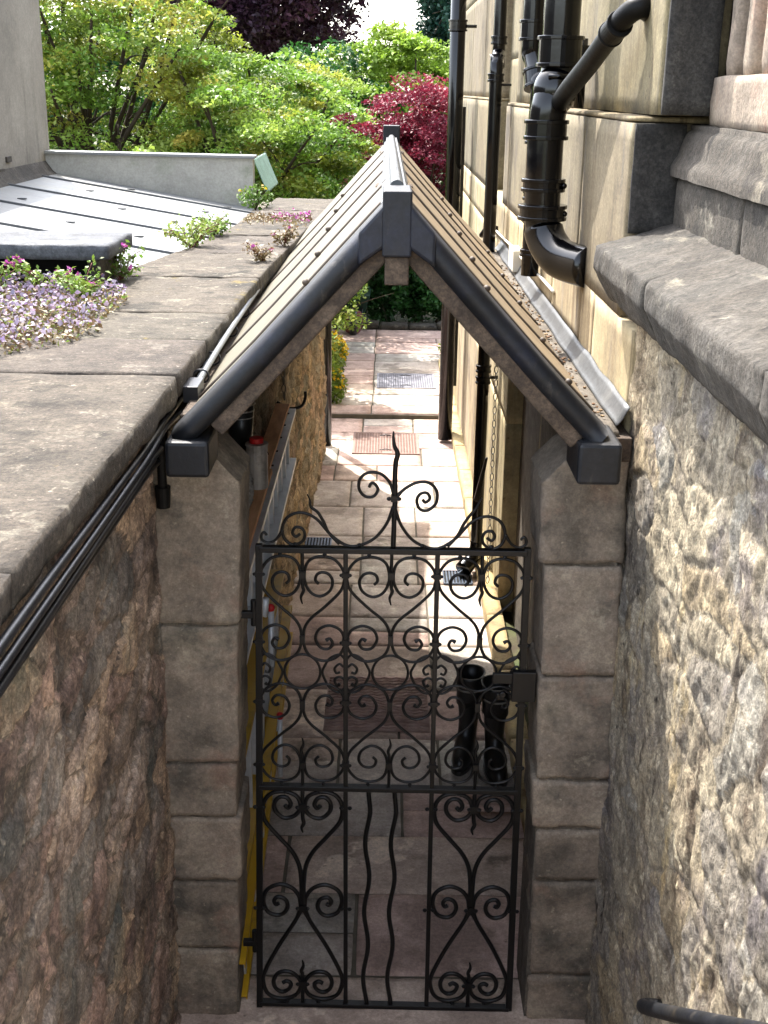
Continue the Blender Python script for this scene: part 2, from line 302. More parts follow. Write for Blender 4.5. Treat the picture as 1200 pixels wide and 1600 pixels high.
# ------------------------------------------------------------------ rubble walls
def rubble_grid(mb, org, U, V, Nn, w, h, du, dv, cell=(.22, .12), amp=.03, seed=0, cols=None, edge=.012, zs=1., jd=1.):
    """displaced wall face: voronoi stones with sunken joints; org + u*U + v*V, bulging along Nn"""
    nu = int(w/du); nv = int(h/dv); vs = []; fs = []; ts = []
    org = Vector(org); U = Vector(U); V = Vector(V); Nn = Vector(Nn); key = {}
    hsh = []
    for j in range(nv+1):
        for i in range(nu+1):
            u = w*i/nu; v = h*j/nv
            q = Vector((u/cell[0], v/cell[1]*zs, seed))
            q2 = q+Vector((noise.noise(q*.9+Vector((9, 2, 1)))*.7, noise.noise(q*.8+Vector((1, 7, 5)))*.5, 0))
            d, pp = noise.voronoi(q2)
            c = pp[0]; e = min(1, (d[1]-d[0])/.28)
            rnd = noise.cell(Vector((c.x*7.3, c.y*9.1, c.z*3.7)))
            P = org+U*u+V*v; P0 = P; P = Vector((P.x, P.y, P.z*.5))
            f1 = noise.noise(P*7+Vector((seed, 0, 0))); f2 = noise.noise(P*19); f3 = noise.noise(P*46)
            ee = e*e*(3-2*e)
            rd = 1-abs(noise.noise(P*11+Vector((3, seed, 0))))*2; rd2 = 1-abs(noise.noise(P*31+Vector((5, 1, seed))))*2
            f4 = noise.noise(P*90)
            ee = min(1, e*2.2)
            disp = amp*(.10+.55*abs(rnd))*ee*jd+amp*.35*f1+amp*.22*rd*abs(rd)+amp*.22*f2+amp*.20*rd2*ee+amp*.24*f3+amp*.16*f4
            vs.append(P0+Nn*disp); hsh.append((c, ee))
    for j in range(nv):
        for i in range(nu):
            a = j*(nu+1)+i; fs.append((a, a+1, a+nu+2, a+nu+1))
            c, ee = hsh[a]
            r = noise.cell(Vector((c.x*3.3, c.y*5.1, c.z*1.7+4))); k = int(abs(r)*997) % len(cols)
            t = cols[k] if ee > .42 else tuple(q*.84 for q in cols[-1])
            ts.append(t)
    o = len(mb.v); mb.v.extend([tuple(p) for p in vs]); mb.f.extend([tuple(i+o for i in f) for f in fs]); mb.t.extend(ts)
LC = [(1, .93, .90), (1.2, 1.0, .93), (.78, .79, .80), (1.25, 1.1, .92), (.95, .80, .76), (.66, .68, .68), (1.2, 1.1, 1.03), (.74, .68, .62)]
RC = [(1, .97, .93), (1.1, 1.03, .92), (.76, .75, .78), (1.08, .97, .80), (.88, .90, .94), (1.15, 1.1, 1.0), (.66, .64, .64), (1.0, .95, .88)]
# left boundary wall -------------------------------------------------
lw = thing('boundary_wall', (-1.2, 5, 0), 'brown rubble boundary wall with broad flat coping along the left of the passage', 'wall')
fr = MB(); rubble_grid(fr, (-.745, 1.0, -.05), (0, 1, 0), (0, 0, 1), (1, 0, 0), 2.80, 2.44, .0125, .0125, (.26, .13), .026, 1.3, LC, jd=.8)
fr.build('wall_face', M['rubble_dark'], lw, smooth=True)
f2 = MB(); rubble_grid(f2, (-.715, 3.78, -.05), (.0195, .9998, 0), (0, 0, 1), (.9998, -.0195, 0), 7.5, 2.34, .026, .024, (.30, .14), .04, 5.2, LC)
f2.build('passage_face', M['rubble_tan'], lw, smooth=True)
core = MB(); core.prism([(-.80, .9), (-.80, 3.8), (-.775, 3.9), (-.64, 11.24), (-1.15, 11.24), (-1.25, 7), (-1.5, 6.2), (-2.6, 5.3), (-2.6, .9)], -.3, 2.37, 'z')
core.build('wall_core', M['mortar'], lw)
# wall end at the garden
e = MB(); e.rblock(-1.15, -.56, 11.2, 11.34, -.05, 2.3, .03, .02, .05, 4, 6, (.9, .85, .75)); e.build('wall_end', M['rubble_tan'], lw, smooth=True)
# coping slabs: right edge follows the measured line
def redge(y):
    K = [(0.9, -.700), (2.3, -.700), (3.4, -.668), (4.2, -.655), (6.4, -.60), (8.6, -.50), (10.9, -.34)]
    for (a, b), (c, d) in zip(K[:-1], K[1:]):
        if a <= y <= c: return b+(d-b)*(y-a)/(c-a)
    return K[-1][1]
def ledge(y):
    K = [(0.9, -2.6), (5.35, -2.6), (5.5, -1.5), (6.3, -1.28), (7.3, -1.12), (8.6, -.99), (10.9, -.94)]
    for (a, b), (c, d) in zip(K[:-1], K[1:]):
        if a <= y <= c: return b+(d-b)*(y-a)/(c-a)
    return K[-1][1]
cp = MB(); ys = [.9, 2.15, 3.85, 4.42, 5.0, 6.0, 6.9, 7.8, 8.75, 9.7, 10.8]
for i, (a, b) in enumerate(zip(ys[:-1], ys[1:])):
    def wp(p, a=a, b=b):
        t = (p.x+1)/1.0
        yy = min(max(p.y, a), b); r_, l_ = redge(yy), ledge(yy)
        if a >= 5.9: return Vector((l_+(r_-l_)*t, p.y, p.z))
        return Vector((l_+(r_-l_)*t, p.y+(t-.5)*.0, p.z))
    k = random.uniform(.92, 1.08)
    top = 2.462-(.0 if a < 8 else .02)+random.uniform(-.002, .002)
    mb_t = (k, k*random.uniform(.96, 1.02), k*random.uniform(.9, 1.0))
    cp.rblock(-1, 0, a+.0015, b-.0015, top-.085, top, .006, .009, .026, i*3.3+1, 7, mb_t, warp=wp)
cp.build('coping', M['coping'], lw, smooth=True)
# second course under the coping, set back
uc = MB()
for i, (a, b) in enumerate(zip(ys[2:-1], ys[3:])): uc.rblock(-.95, -.74+.012*i, a+.004, b-.004, 2.24, 2.372, .012, .012, .04, i*2.2+9, 7, (.75, .7, .62))
uc.build('under_course', M['coping'], lw, smooth=True)

# right stone house -------------------------------------------------
hs = thing('stone_house', (1.5, 7, 0), 'tall warm stone house wall with plinth, ledge and window mullions on the right', 'house')
rw = MB(); rubble_grid(rw, (.815, 3.86, -.05), (0, -1, 0), (0, 0, 1), (-1, 0, 0), 2.9, 2.76, .010, .010, (.24, .17), .021, 8.1, RC, jd=.45)
rw.build('rough_wall', M['rubble_pale'], hs, smooth=True)
cr = MB(); cr.box(.90, 3.4, .9, 16, -.3, 2.60); cr.box(1.25, 3.4, .9, 4.6, 2.6, 5.0); cr.box(1.02, 1.25, .9, 4.6, 2.6, 3.24); cr.box(.97, 3.4, 4.7, 16, 2.6, 6.5)
cr.build('wall_core', M['mortar'], hs)
# ashlar below the plinth: y 3.86 .. 15
aw = MB()
def ash(mb, x0, x1, y0, y1, z0, z1, ry=.85, rz=.40, amp=.003, step=.06, tv=.08, gap=.0005):
    z = z0; r = 0
    while z < z1-.02:
        h = min(rz*random.uniform(.85, 1.15), z1-z)
        if z1-(z+h) < .12: h = z1-z
        y = y0-(ry*.5 if r % 2 else 0)
        while y < y1-.01:
            ya, yb = max(y, y0), min(y+ry*random.uniform(.9, 1.1), y1); y = yb if y >= y0 else y+ry
            if yb-ya < .03: continue
            k = random.uniform(1-tv, 1+tv)
            mb.rblock(x0, x1, ya+gap, yb-gap, z+gap, z+h-gap, .0022, amp*.55, step, random.random()*90, 6, (k, k*random.uniform(.95, 1.02), k*random.uniform(.86, 1.02)))
            y = yb
        z += h; r += 1
ash(aw, .80, .97, 3.86, 4.95, -.05, 2.62)
ash(aw, .80, .97, 7.58, 15, .0, 2.36, 2.4, 1.25)
ash(aw, .80, .97, 4.95, 15, 2.364, 2.62)
ash(aw, .80, .97, 4.95, 7.58, 2.10, 2.36)
ja = MB(); ash(ja, .905, .97, 6.75, 7.58, 0, 2.10, 2, 1.2); ja.build('door_surround', M['bounce_lit_surround'], hs, smooth=True)
aw.build('ashlar_wall', M['ashlar'], hs, smooth=True)
pl = MB(); ash(pl, .80, .99, 4.13, 8.57, 2.62, 3.25, 1.1, .7); ash(pl, .80, .99, 9.75, 15, 2.62, 3.27, 1.6, .8)
pl.rblock(.802, 1.1, 4.13, 8.57, 3.250, 3.272, .01, .006, .04, 3, 7, (1.05, 1, .9)); pl.rblock(.802, 1.1, 9.75, 15, 3.270, 3.29, .01, .006, .05, 4, 7, (1.05, 1, .9))
pl.build('plinth', M['ashlar_weathered'], hs, smooth=True)
up = MB(); ash(up, .855, 1.05, 4.02, 8.5, 3.275, 5.6, 1.7, .95); up.build('upper_wall', M['ashlar_weathered'], hs, smooth=True); up = MB(); ash(up, .86, 1.05, 9.8, 15, 3.29, 6.5, 1.6, .95)
up.build('upper_wall', M['ashlar_weathered'], hs, smooth=True)
rc = MB(); ash(rc, .93, .99, 8.4, 9.9, 2.62, 6.5, 1.6, .5, tv=.04); rc.build('recess_back', M['ashlar_weathered'], hs, smooth=True)
kb = MB()
for a in np.arange(4.1, 15, .8): kb.rblock(.70, .81, a, a+.795, -.02, .11, .012, .006, .04, a, 8, (1.05, .98, .8))
kb.build('base_course', M['ashlar'], hs, smooth=True)
dr = MB(); dr.box(1.00, 1.04, 4.95, 6.75, 0, 2.1); dr.build('dark_doorway', M['dark'], hs)
cut = MB(); cut.rblock(.90, 1.02, 6.62, 6.76, 0, 2.10, .01, .003, .05, 3, 8, (.6, .55, .48)); cut.build('door_jamb', M['ashlar'], hs, smooth=True)
# grey weathered ledge over the rough wall
co = MB()
for i, (a, b) in enumerate([(.9, 2.2), (2.2, 3.30), (3.30, 4.12)]):
    def wl(p, a=a, b=b):
        t = (p.x-.70)/.25; zz = p.z
        if p.z > 2.80: zz = p.z+max(0, t)*.075
        xx = p.x+max(0, 2.79-p.z)*.55*max(0, 1-t)
        return Vector((xx, p.y, zz))
    co.rblock(.70, 1.0, a-.002, b, 2.688, 2.862, .006, .013, .015, i*4.7+2, 9, tuple(random.uniform(.92, 1.08) for _ in range(1))*3, warp=wl)
co.build('ledge', M['grey_stone'], hs, smooth=True)
bl = MB()
for i, (a, b) in enumerate([(.9, 2.1), (2.105, 3.3), (3.305, 4.115)]): bl.rblock(.945, 1.2, a, b, 2.90, 3.085, .01, .008, .03, i*2+20, 8, (.98, .97, .95))
bl.rblock(.925, 1.0, .9, 4.118, 2.88, 2.925, .01, .008, .03, 31, 9, (.9, .9, .9))
bl.build('block_course', M['grey_stone'], hs, smooth=True)
mo = MB()
prof = [(.925, 3.088), (.925, 3.118), (.932, 3.132), (.945, 3.150), (.952, 3.175), (.957, 3.20), (.966, 3.222), (.982, 3.232), (.982, 3.246), (1.15, 3.25), (1.15, 3.088)]
vs = []; ny = 60; np_ = len(prof); fs = []
for j in range(ny+1):
    y = .9+(4.118-.9)*j/ny
    for k, (x, z) in enumerate(prof):
        P = Vector((x, y, z)); nn = noise.noise(P*9)*.003+noise.noise(P*26)*.003+noise.noise(P*60)*.0025; vs.append((x-nn, y, z+nn))
for j in range(ny):
    for k in range(np_-1): a = j*np_+k; fs.append((a, a+1, a+np_+1, a+np_))
fs.append(tuple(ny*np_+k for k in range(np_))); fs.append(tuple(range(np_-1, -1, -1)))
mo.add(vs, fs, (.96, .93, .9)); mo.build('moulding', M['grey_stone'], hs, smooth=True)
si = MB(); si.rblock(1.0, 1.3, .9, 3.98, 3.245, 3.395, .012, .010, .025, 7, 8, (1.14, 1.1, 1.04)); si.build('window_sill', M['pier'], hs, smooth=True)
jm = MB(); jm.rblock(.857, 1.02, 3.985, 4.016, 3.277, 5.5, .004, .004, .03, 3, 8); jm.build('window_jamb', M['dark_return'], hs, smooth=True)
jm = MB(); jm.rblock(.803, .97, 4.105, 4.127, 2.90, 3.250, .004, .004, .03, 6, 8); jm.build('plinth_return', M['dark_return'], hs, smooth=True)
for i, y in enumerate((3.86, 3.68, 3.50, 3.32, 3.14, 2.96, 2.78)):
    mm = MB(); mm.rblock(1.015, 1.15, y-.038, y+.038, 3.385, 5.4, .016, .006, .025, i*5+1, 8, (1.2, 1.14, 1.08)); mm.build('mullion', M['pier'], hs, smooth=True)
wb = MB(); wb.box(1.20, 1.24, .9, 4.4, 3.2, 5.5); wb.build('window_back', M['dark'], hs)

# ------------------------------------------------------------------ gate pillars
def pillar(x0, x1, chx, joints, label, seed):
    t = thing('gate_pillar', ((x0+x1)/2, 3.9, 0), label, 'pillar', 'stone pillars either side of the gate')
    mb = MB()
    for i, (a, b) in enumerate(zip(joints[:-1], joints[1:])):
        j = .008*((i*7) % 3-1); k = (.8, 1.02, .9, 1.0, .82, .95, .9)[(i+int(seed)) % 7]
        x00, x11 = (x0, x1+j) if chx > 0 else (x0+j, x1)
        def wp(p):
            lean = (2.1-p.z)*(-.02 if chx > 0 else .03)
            q = Vector((p.x+lean, p.y, p.z)); top = 2.225
            if chx > 0: lim = top-(p.x-(-.55))*1.1 if p.x > -.55 else 9
            else: lim = top-(.60-p.x)*1.1 if p.x < .60 else 9
            if q.z > lim: q.z = lim
            return q
        mb.rblock(x00, x11, 3.75, 4.06, a+.005, b-.006, .008, .012, .018, seed*3+i, 10, (k*1.0, k*.97, k*.92), warp=wp)
    mb.build('pillar_blocks', M['pier'], t, smooth=True)
    m2 = MB(); m2.box(x0+.012 if chx > 0 else x0+.045, x1-.045 if chx > 0 else x1-.012, 3.765, 4.045, -.05, 2.1); m2.build('mortar_core', M['mortar'], t)
pillar(-.745, -.468, 1, [-.02, .30, .60, .87, 1.09, 1.62, 2.24], 'dim brown stone gate pillar on the hinge side, against the left wall', 1)
pillar(.530, .80, -1, [-.02, .20, .62, .84, 1.04, 1.45, 1.86, 2.24], 'paler stone gate pillar on the latch side, against the house wall', 5)

# ------------------------------------------------------------------ canopy roof
rf = thing('gabled_canopy', (.03, 6, 0), 'steep little seamed roof with dark lead verges spanning the passage above the gate', 'canopy')
APX, APZ = .033, 3.055
def prof_l(t): return Vector((APX-.64*t, 0, APZ-.70*t+.03*max(0, t-.7)**1*1.3))
def prof_r(t): return Vector((APX+.665*t, 0, APZ-.725*t+.03*max(0, t-.7)*1.3))
Y0, Y1 = 3.56, 8.45
def slope(pf, name, m, off, thick=.03):
    mb = MB(); n = 10
    up_ = [pf(i/n) for i in range(n+1)]
    poly = [(p.x, p.z) for p in up_]+[(p.x, p.z-thick) for p in up_[::-1]]
    sag = []
    yy = [3.58, 3.90, 4.60, 5.45, 6.3, 7.25, 8.42]
    for a, b in zip(yy[:-1], yy[1:]): mb.prism(poly, a+.002, b-.002, 'y')
    o = mb.build(name, m, rf)
    for y in yy[1:-1]:
        sm = MB()
        sm.tube([pf(.02+.97*i/n)+Vector((0, y, .001)) for i in range(n+1)], .0075, 6)
        for t in ((.44,) if pf is prof_l else (.44, .86)):
            q = pf(t)+Vector((0, y-.02, .012)); kb_ = MB(); kb_.ball(q, .013, 5, (1, 1, .9)); kb_.build('seam_knob', M['seam'], o, smooth=True)
        sm.build('seam', M['seam'], o, smooth=True)
    return o
slope(prof_l, 'roof_slope', M['roof_sheet_left'], 0); slope(prof_r, 'roof_slope', M['roof_sheet_right'], 0)
def verge(pf, t0, t1, y, sgn):
    n = 16; ring = []; vs = []; fs = []; K = 10
    for i in range(n+1):
        p = pf(t0+(t1-t0)*i/n); d = (pf(1)-pf(0)); d.normalize(); nn = Vector((-d.z, 0, d.x)); nn = nn if nn.z > 0 else -nn
        for k in range(K+1):           # D-shaped lead dressing: rounded nose facing the gate
            a = math.pi*(k/K); off = nn*(math.cos(a)*.034-.024); yy = y-math.sin(a)*.036
            vs.append(p+off+Vector((0, yy, 0)))
        for k in (0, 1): pass
        vs.append(p+nn*(-.058)+Vector((0, y+.06, 0))); vs.append(p+nn*.014+Vector((0, y+.06, 0)))
    m = K+3
    for i in range(n):
        for k in range(m): a = i*m+k; b = i*m+(k+1) % m; fs.append((a, b, b+m, a+m) if sgn > 0 else (b, a, a+m, b+m))
    fs.append(tuple(range(m))); fs.append(tuple(n*m+k for k in range(m)))
    return MB().add(vs, fs)
verge(prof_l, .0, 1.04, 3.565, 1).build('lead_verge', M['lead'], rf, smooth=True)
verge(prof_r, .0, .97, 3.565, -1).build('lead_verge', M['lead'], rf, smooth=True)
def rafter(pf, ya, yb, t1=.93, th=.052, up=.054):
    mb = MB(); d = (pf(1)-pf(0)).normalized(); nn = Vector((-d.z, 0, d.x)); nn = nn if nn.z > 0 else -nn
    A = pf(.02)-nn*up; B = pf(t1)-nn*up; C_ = pf(t1)-nn*(up+th); D = pf(.0)-nn*(up+th)
    mb.prism([(A.x, A.z), (B.x, B.z), (C_.x, C_.z), (D.x, D.z)], ya, yb, 'y'); return mb
for ya in (3.555, 4.9, 6.3, 7.6, 8.3):
    rafter(prof_l, ya, ya+.12).build('rafter', M['timber'], rf, bevel=.008); rafter(prof_r, ya, ya+.12).build('rafter', M['timber'], rf, bevel=.008)
k = MB(); k.box(-.652, -.520, 3.50, 3.72, 2.222, 2.335); k.build('kneeler_box', M['lead'], rf, bevel=.012)
k = MB(); k.box(.590, .722, 3.50, 3.74, 2.218, 2.348); k.build('kneeler_box', M['lead'], rf, bevel=.012)
k = MB(); k.box(-.64, -.595, 3.73, 8.3, 2.29, 2.36); k.build('wall_plate', M['timber'], rf, bevel=.005)
k = MB(); k.box(.66, .80, 3.745, 8.3, 2.22, 2.30); k.build('wall_plate', M['timber'], rf, bevel=.005)
k = MB(); k.box(-.008, .076, 3.515, 3.75, 2.888, 3.072); k.build('apex_box', M['lead'], rf, bevel=.006)
k = MB(); k.box(.0, .070, 3.53, 3.75, 2.806, 2.887); k.build('apex_block', M['timber'], rf, bevel=.005)
k = MB()   # lead wings at the apex
for pf, sg in ((prof_l, -1), (prof_r, 1)):
    a, b = pf(.05), pf(.17); k.hexa([(a.x, 3.516, a.z-.105), (b.x, 3.516, b.z-.075), (b.x, 3.60, b.z-.075), (a.x, 3.60, a.z-.105), (a.x, 3.516, a.z+.02), (b.x, 3.516, b.z+.020), (b.x, 3.60, b.z+.022), (a.x, 3.60, a.z+.02)])
k.build('apex_wing', M['lead'], rf, bevel=.01)
k = MB(); k.tube([(APX, 3.74, APZ+.012), (APX, 8.35, APZ-.012)], .021, 14); k.box(APX-.034, APX+.034, 3.745, 8.35, APZ-.03, APZ-.008)
for pf in (prof_l, prof_r):      # dressed lead apron each side of the roll
    a, b = pf(.0), pf(.075)
    yy = [3.76, 4.66, 5.5, 6.4, 7.3, 8.36]
    for y0_, y1_ in zip(yy[:-1], yy[1:]):
        k.hexa([(a.x, y0_, a.z+.002), (b.x, y0_+.04, b.z+.002), (b.x, y1_-.05, b.z+.002), (a.x, y1_, a.z+.002), (a.x, y0_, a.z+.009), (b.x, y0_+.04, b.z+.009), (b.x, y1_-.05, b.z+.009), (a.x, y1_, a.z+.009)])
k.build('ridge_roll', M['lead_pale'], rf, bevel=.002)
k = MB(); k.box(APX-.055, APX+.055, 8.3, 8.42, APZ-.08, APZ+.065); k.build('ridge_end_box', M['lead'], rf, bevel=.006)
# lead soaker between slope and house wall
fl = MB(); vs = []; fs = []; n = 60
for i in range(n+1):
    y = 3.80+4.64*i/n; w1 = noise.noise(Vector((y*3, 0, 0)))*.008; w2 = noise.noise(Vector((y*4, 5, 0)))*.010
    for (x, z) in ((.752+w1, 2.325), (.760+w1, 2.330), (.772+w1, 2.345+w2), (.786, 2.368+w2), (.797, 2.385+w2)): vs.append((x, y, z))
for i in range(n):
    for q in range(4): a = i*5+q; fs.append((a, a+5, a+6, a+1))
fl.add(vs, fs); o = fl.build('lead_flashing', M['lead_pale'], rf, smooth=True); md = o.modifiers.new('solid', 'SOLIDIFY'); md.thickness = .004
k = MB(); k.rblock(.672, .765, 3.76, 8.35, 2.29, 2.322, .006, .006, .03, 3, 12); k.build('gutter_bed', M['mortar'], rf, smooth=True)
db = MB()
for i in range(130):
    y = random.uniform(3.85, 7.6); x = .700+abs(random.gauss(0, .022)); z = 2.324+random.uniform(0, .010)
    db.ball((x, y, z), random.uniform(.003, .009), 3, (1, random.uniform(.8, 2), .6), tint=random.choice([(1, .8, .6), (.6, .5, .4), (1.3, 1.2, 1), (.8, .55, .4)]))
tag(db.build('leaf_litter', mat('litter', ['4f4234', '7a6a52'], 30, .9, .2, tint=True)), 'brown leaf litter and grit lying in the lead gutter of the roof', 'litter', kind='stuff')

# ------------------------------------------------------------------ wrought iron gate
gt = thing('iron_gate', (-.42, 3.8, 0), 'black wrought iron gate of hearts and scrolls, latched shut between the stone pillars', 'gate')
XT = [-.406, -.116, .192, .492]; XB = [-.438, -.108, .203, .520]
def GX(k, z):   # x of stile k at height z
    t = (1.885-z)/1.875; return XT[k]+(XB[k]-XT[k])*t
def stile(k, z0, z1, r):
    mb = MB(); P0 = Vector((GX(k, z0), 3.8, z0)); P1 = Vector((GX(k, z1), 3.8, z1))
    mb.hexa([(P0.x-r, 3.8-r, z0), (P0.x+r, 3.8-r, z0), (P0.x+r, 3.8+r, z0), (P0.x-r, 3.8+r, z0), (P1.x-r, 3.8-r, z1), (P1.x+r, 3.8-r, z1), (P1.x+r, 3.8+r, z1), (P1.x-r, 3.8+r, z1)])
    mb.build('stile', M['iron'], gt, bevel=.002)
stile(0, .0, 1.90, .0115); stile(3, -.012, 1.90, .0115); stile(1, .01, 1.885, .008); stile(2, .01, 1.885, .008)
for (z, zb, h) in ((1.884, 1.884, .010), (.972, .966, .009), (.018, .004, .008)):
    mb = MB(); a, b = GX(0, z), GX(3, z); mb.hexa([(a, 3.785, z-h), (b, 3.785, zb-h), (b, 3.815, zb-h), (a, 3.815, z-h), (a, 3.785, z+h), (b, 3.785, zb+h), (b, 3.815, zb+h), (a, 3.815, z+h)]); mb.build('rail', M['iron'], gt, bevel=.002)
def strand(pts, r, name='scroll', tip=True):
    P = catmull(pts, 5); n = len(P); r = r*1.14
    rs = [r]*n
    if tip:
        for i in range(4): rs[n-1-i] = r*(1.45-.1*i)
    MB().tube(P, rs, 6, flat=1.0, up=(0, 1, 0)).build(name, M['iron'], gt, smooth=True)
def panel(k, pts, zf, r, rows=1.0):
    """pts (a, d): a 0 at side stile .. 1 at panel centre, d depth in m from rail via zf; both mirror halves"""
    for side in (0, 1):
        out = []
        for (a, d) in pts:
            z = zf(d); u = a/2 if side == 0 else 1-a/2
            x = GX(k, z)+(GX(k+1, z)-GX(k, z))*u; out.append((x, 3.8, z))
        strand(out, r)
def norm(L, x0, y0, s): return [((x-x0)/s, y-y0) for x, y in L]
PA = norm([(566,553),(578,540),(572,520),(552,512),(528,519),(514,543),(524,577),(560,597),(598,582),(619,540),(614,490),(590,464),(550,456),(505,468),(474,505),(470,540),(486,580),(540,632),(598,680),(621,720),(622,770),(600,812),(545,832),(492,812),(469,768),(482,722),(524,702),(564,716),(578,750),(560,782),(530,787),(514,768),(524,750),(538,756)], 465, 440, 162)
for k in range(3):
    panel(k, PA, lambda d: 1.876-d*.00103, .0048)
    panel(k, PA, lambda d: .980+d*.00103, .0048)
PD = norm([(224,500),(236,510),(246,495),(232,474),(205,472),(186,492),(190,522),(222,545),(262,536),(282,505),(268,468),(220,452),(170,462),(143,500),(150,555),(200,612),(250,665),(278,720),(286,790),(287,860)], 130, 440, 160)
PE = norm([(202,858),(190,862),(184,848),(198,834),(224,842),(234,868),(222,893),(196,903),(160,890),(144,850),(158,808),(205,787),(250,800),(276,830),(287,870)], 130, 440, 160)
PF = norm([(216,1165),(230,1158),(246,1168),(238,1190),(212,1200),(188,1185),(182,1155),(200,1126),(236,1120),(268,1138),(284,1172),(265,1212),(212,1228),(162,1210),(143,1165),(150,1120),(200,1022),(262,925),(286,875)], 130, 440, 160)
for k in (0, 2):
    for P_ in (PD, PE, PF): panel(k, P_, lambda d: .965-d*.00118, .0075)
for k in range(3):    # centre rings and stile scrolls of the middle row
    zc = 1.430; cx = (GX(k, zc)+GX(k+1, zc))/2
    MB().tube([(cx+.062*math.cos(a), 3.8, zc+.066*math.sin(a)) for a in np.linspace(0, 2*math.pi, 36, endpoint=False)], .0048, 6, closed=True, up=(0, 1, 0)).build('ring', M['iron'], gt, smooth=True)
    PS = norm([(486,882),(500,886),(506,868),(488,852),(472,862),(466,840),(488,817),(525,832),(546,865),(552,882),(546,905),(525,940),(490,958),(466,935),(472,908),(490,900),(506,912),(498,932),(486,926)], 465, 440, 162)
    PS = [(a, d) for a, d in PS]
    for side in (0, 1):
        out = [(GX(k, 1.43)+(GX(k+1, 1.43)-GX(k, 1.43))*(a/2 if side == 0 else 1-a/2), 3.8, 1.430-(d-442)*.00103) for a, d in PS]
        strand(out, .0042)
def spear(pts, r, name='spear'):
    P = catmull(pts, 5); n = len(P); MB().tube(P, [r*(1-.75*max(0, (i/n-.6)/.4)) for i in range(n)], 6, up=(0, 1, 0)).build(name, M['iron'], gt, smooth=True)
def cxk(k, z): return (GX(k, z)+GX(k+1, z))/2
for k in range(3):
    spear([(cxk(k, 1.8), 3.8, 1.884), (cxk(k, 1.8), 3.8, 1.76), (cxk(k, 1.75)+.004, 3.8, 1.735), (cxk(k, 1.7)-.005, 3.8, 1.71), (cxk(k, 1.7), 3.8, 1.685)], .006)
    spear([(cxk(k, 1), 3.8, .972), (cxk(k, 1), 3.8, 1.09), (cxk(k, 1)-.004, 3.8, 1.12), (cxk(k, 1)+.004, 3.8, 1.145), (cxk(k, 1), 3.8, 1.17)], .006)
for k in (0, 2):
    spear([(cxk(k, .9), 3.8, .966), (cxk(k, .9), 3.8, .85), (cxk(k, .9)+.004, 3.8, .82), (cxk(k, .9)-.004, 3.8, .80), (cxk(k, .9), 3.8, .78)], .0075)
    spear([(cxk(k, 0), 3.8, .01), (cxk(k, 0), 3.8, .14), (cxk(k, 0)-.004, 3.8, .165), (cxk(k, 0)+.004, 3.8, .19), (cxk(k, 0), 3.8, .215)], .0075)
for (xa, xb) in ((-.030, -.034), (.064, .058)):    # wavy uprights of the lower centre
    P = []
    for i in range(60):
        z = .965-i*.96/59; P.append((xa+(xb-xa)*i/59+.0085*math.sin((.965-z)*2*math.pi/.30)*min(1, i/6), 3.8, z))
    MB().tube(P, .0085, 6, up=(0, 1, 0)).build('wavy_bar', M['iron'], gt, smooth=True)
def CR(L): return [(-.406+(x-130)*.898/1005, 3.8, 1.892+(437-y)*.00104) for x, y in L]
strand(CR([(545,215),(530,232),(542,250),(565,245),(574,222),(560,198)][:1]+[(532,228),(545,246),(566,240),(574,222),(560,200),(540,196)][::1]) if False else CR([(540,232),(548,218),(562,222),(572,240),(556,262),(525,262),(503,238),(506,205),(535,184),(580,186),(615,215),(634,262)]), .0048)
strand(CR([(745,262),(750,278),(738,288),(720,280),(722,258),(742,250),(762,268),(758,298),(738,308),(770,302),(792,272),(786,238),(755,214),(712,214),(670,236),(636,264)][4:]) if False else CR([(742,264),(752,256),(762,268),(750,284),(728,284),(716,266),(722,250),(745,246)][:0]+[(746,272),(738,262),(748,252),(762,262),(758,282),(738,290),(720,276),(722,250),(750,236)][:0]+[(740,268),(748,258),(760,268),(752,286),(730,285),(718,262),(733,240),(765,246)][:0]+[(744,276),(738,264),(750,255),(764,270),(752,290),(728,290),(716,272),(718,255),(738,248)][:0]+[(738,270),(748,280),(764,266),(752,248),(728,252),(716,274),(728,302),(758,306),(788,280),(788,240),(758,214),(715,214),(670,236),(636,268)]), .0048)
L1 = [(285,392),(268,402),(256,388),(268,370),(292,374),(302,395),(292,418),(260,430),(228,412),(218,375),(240,335),(290,320),(345,340),(400,395),(455,428),(500,430),(560,405),(605,355),(632,295)]
strand(CR(L1), .0048); strand(CR([(1266-x, y+4) for x, y in L1]), .0048)
L2 = [(160,398),(150,388),(140,398),(142,414),(165,424),(195,412),(220,380)]
strand(CR(L2), .0042); strand(CR([(1268-x, y+4) for x, y in L2]), .0042)
spear(CR([(430,425),(390,385),(372,350),(350,318),(325,300),(322,278),(312,258)]), .0055); spear(CR([(836,428),(870,392),(892,352),(914,322),(934,300),(944,282),(956,262)]), .0055)
spear(CR([(632,437),(634,340),(636,262),(634,200),(636,150),(642,120),(630,95),(626,70),(626,48)]), .0085)
def site(x, z, balls=(), r=.008, bw=0, bh=0):
    c = MB()
    if bw: c.box(x-bw, x+bw, 3.787, 3.813, z-bh, z+bh)
    for dx in balls: c.ball((x+dx, 3.792, z), r, 4, (1, .9, .8))
    c.build('collar', M['iron'], gt)
for k in range(4):
    for z in (1.795, 1.545, 1.315, 1.065): site(GX(k, z), z, (-.014, .014), .008, .013, .009)
for k in range(3):
    for z in (1.555, 1.305): site(cxk(k, z), z, (), 0, .009, .016)
    for z in (1.795, 1.065): site(cxk(k, z), z, (), 0, .010, .012)
    for dx in (-.075, .075):
        for z in (1.868, .99): site(cxk(k, z)+dx, z, (0,), .008)
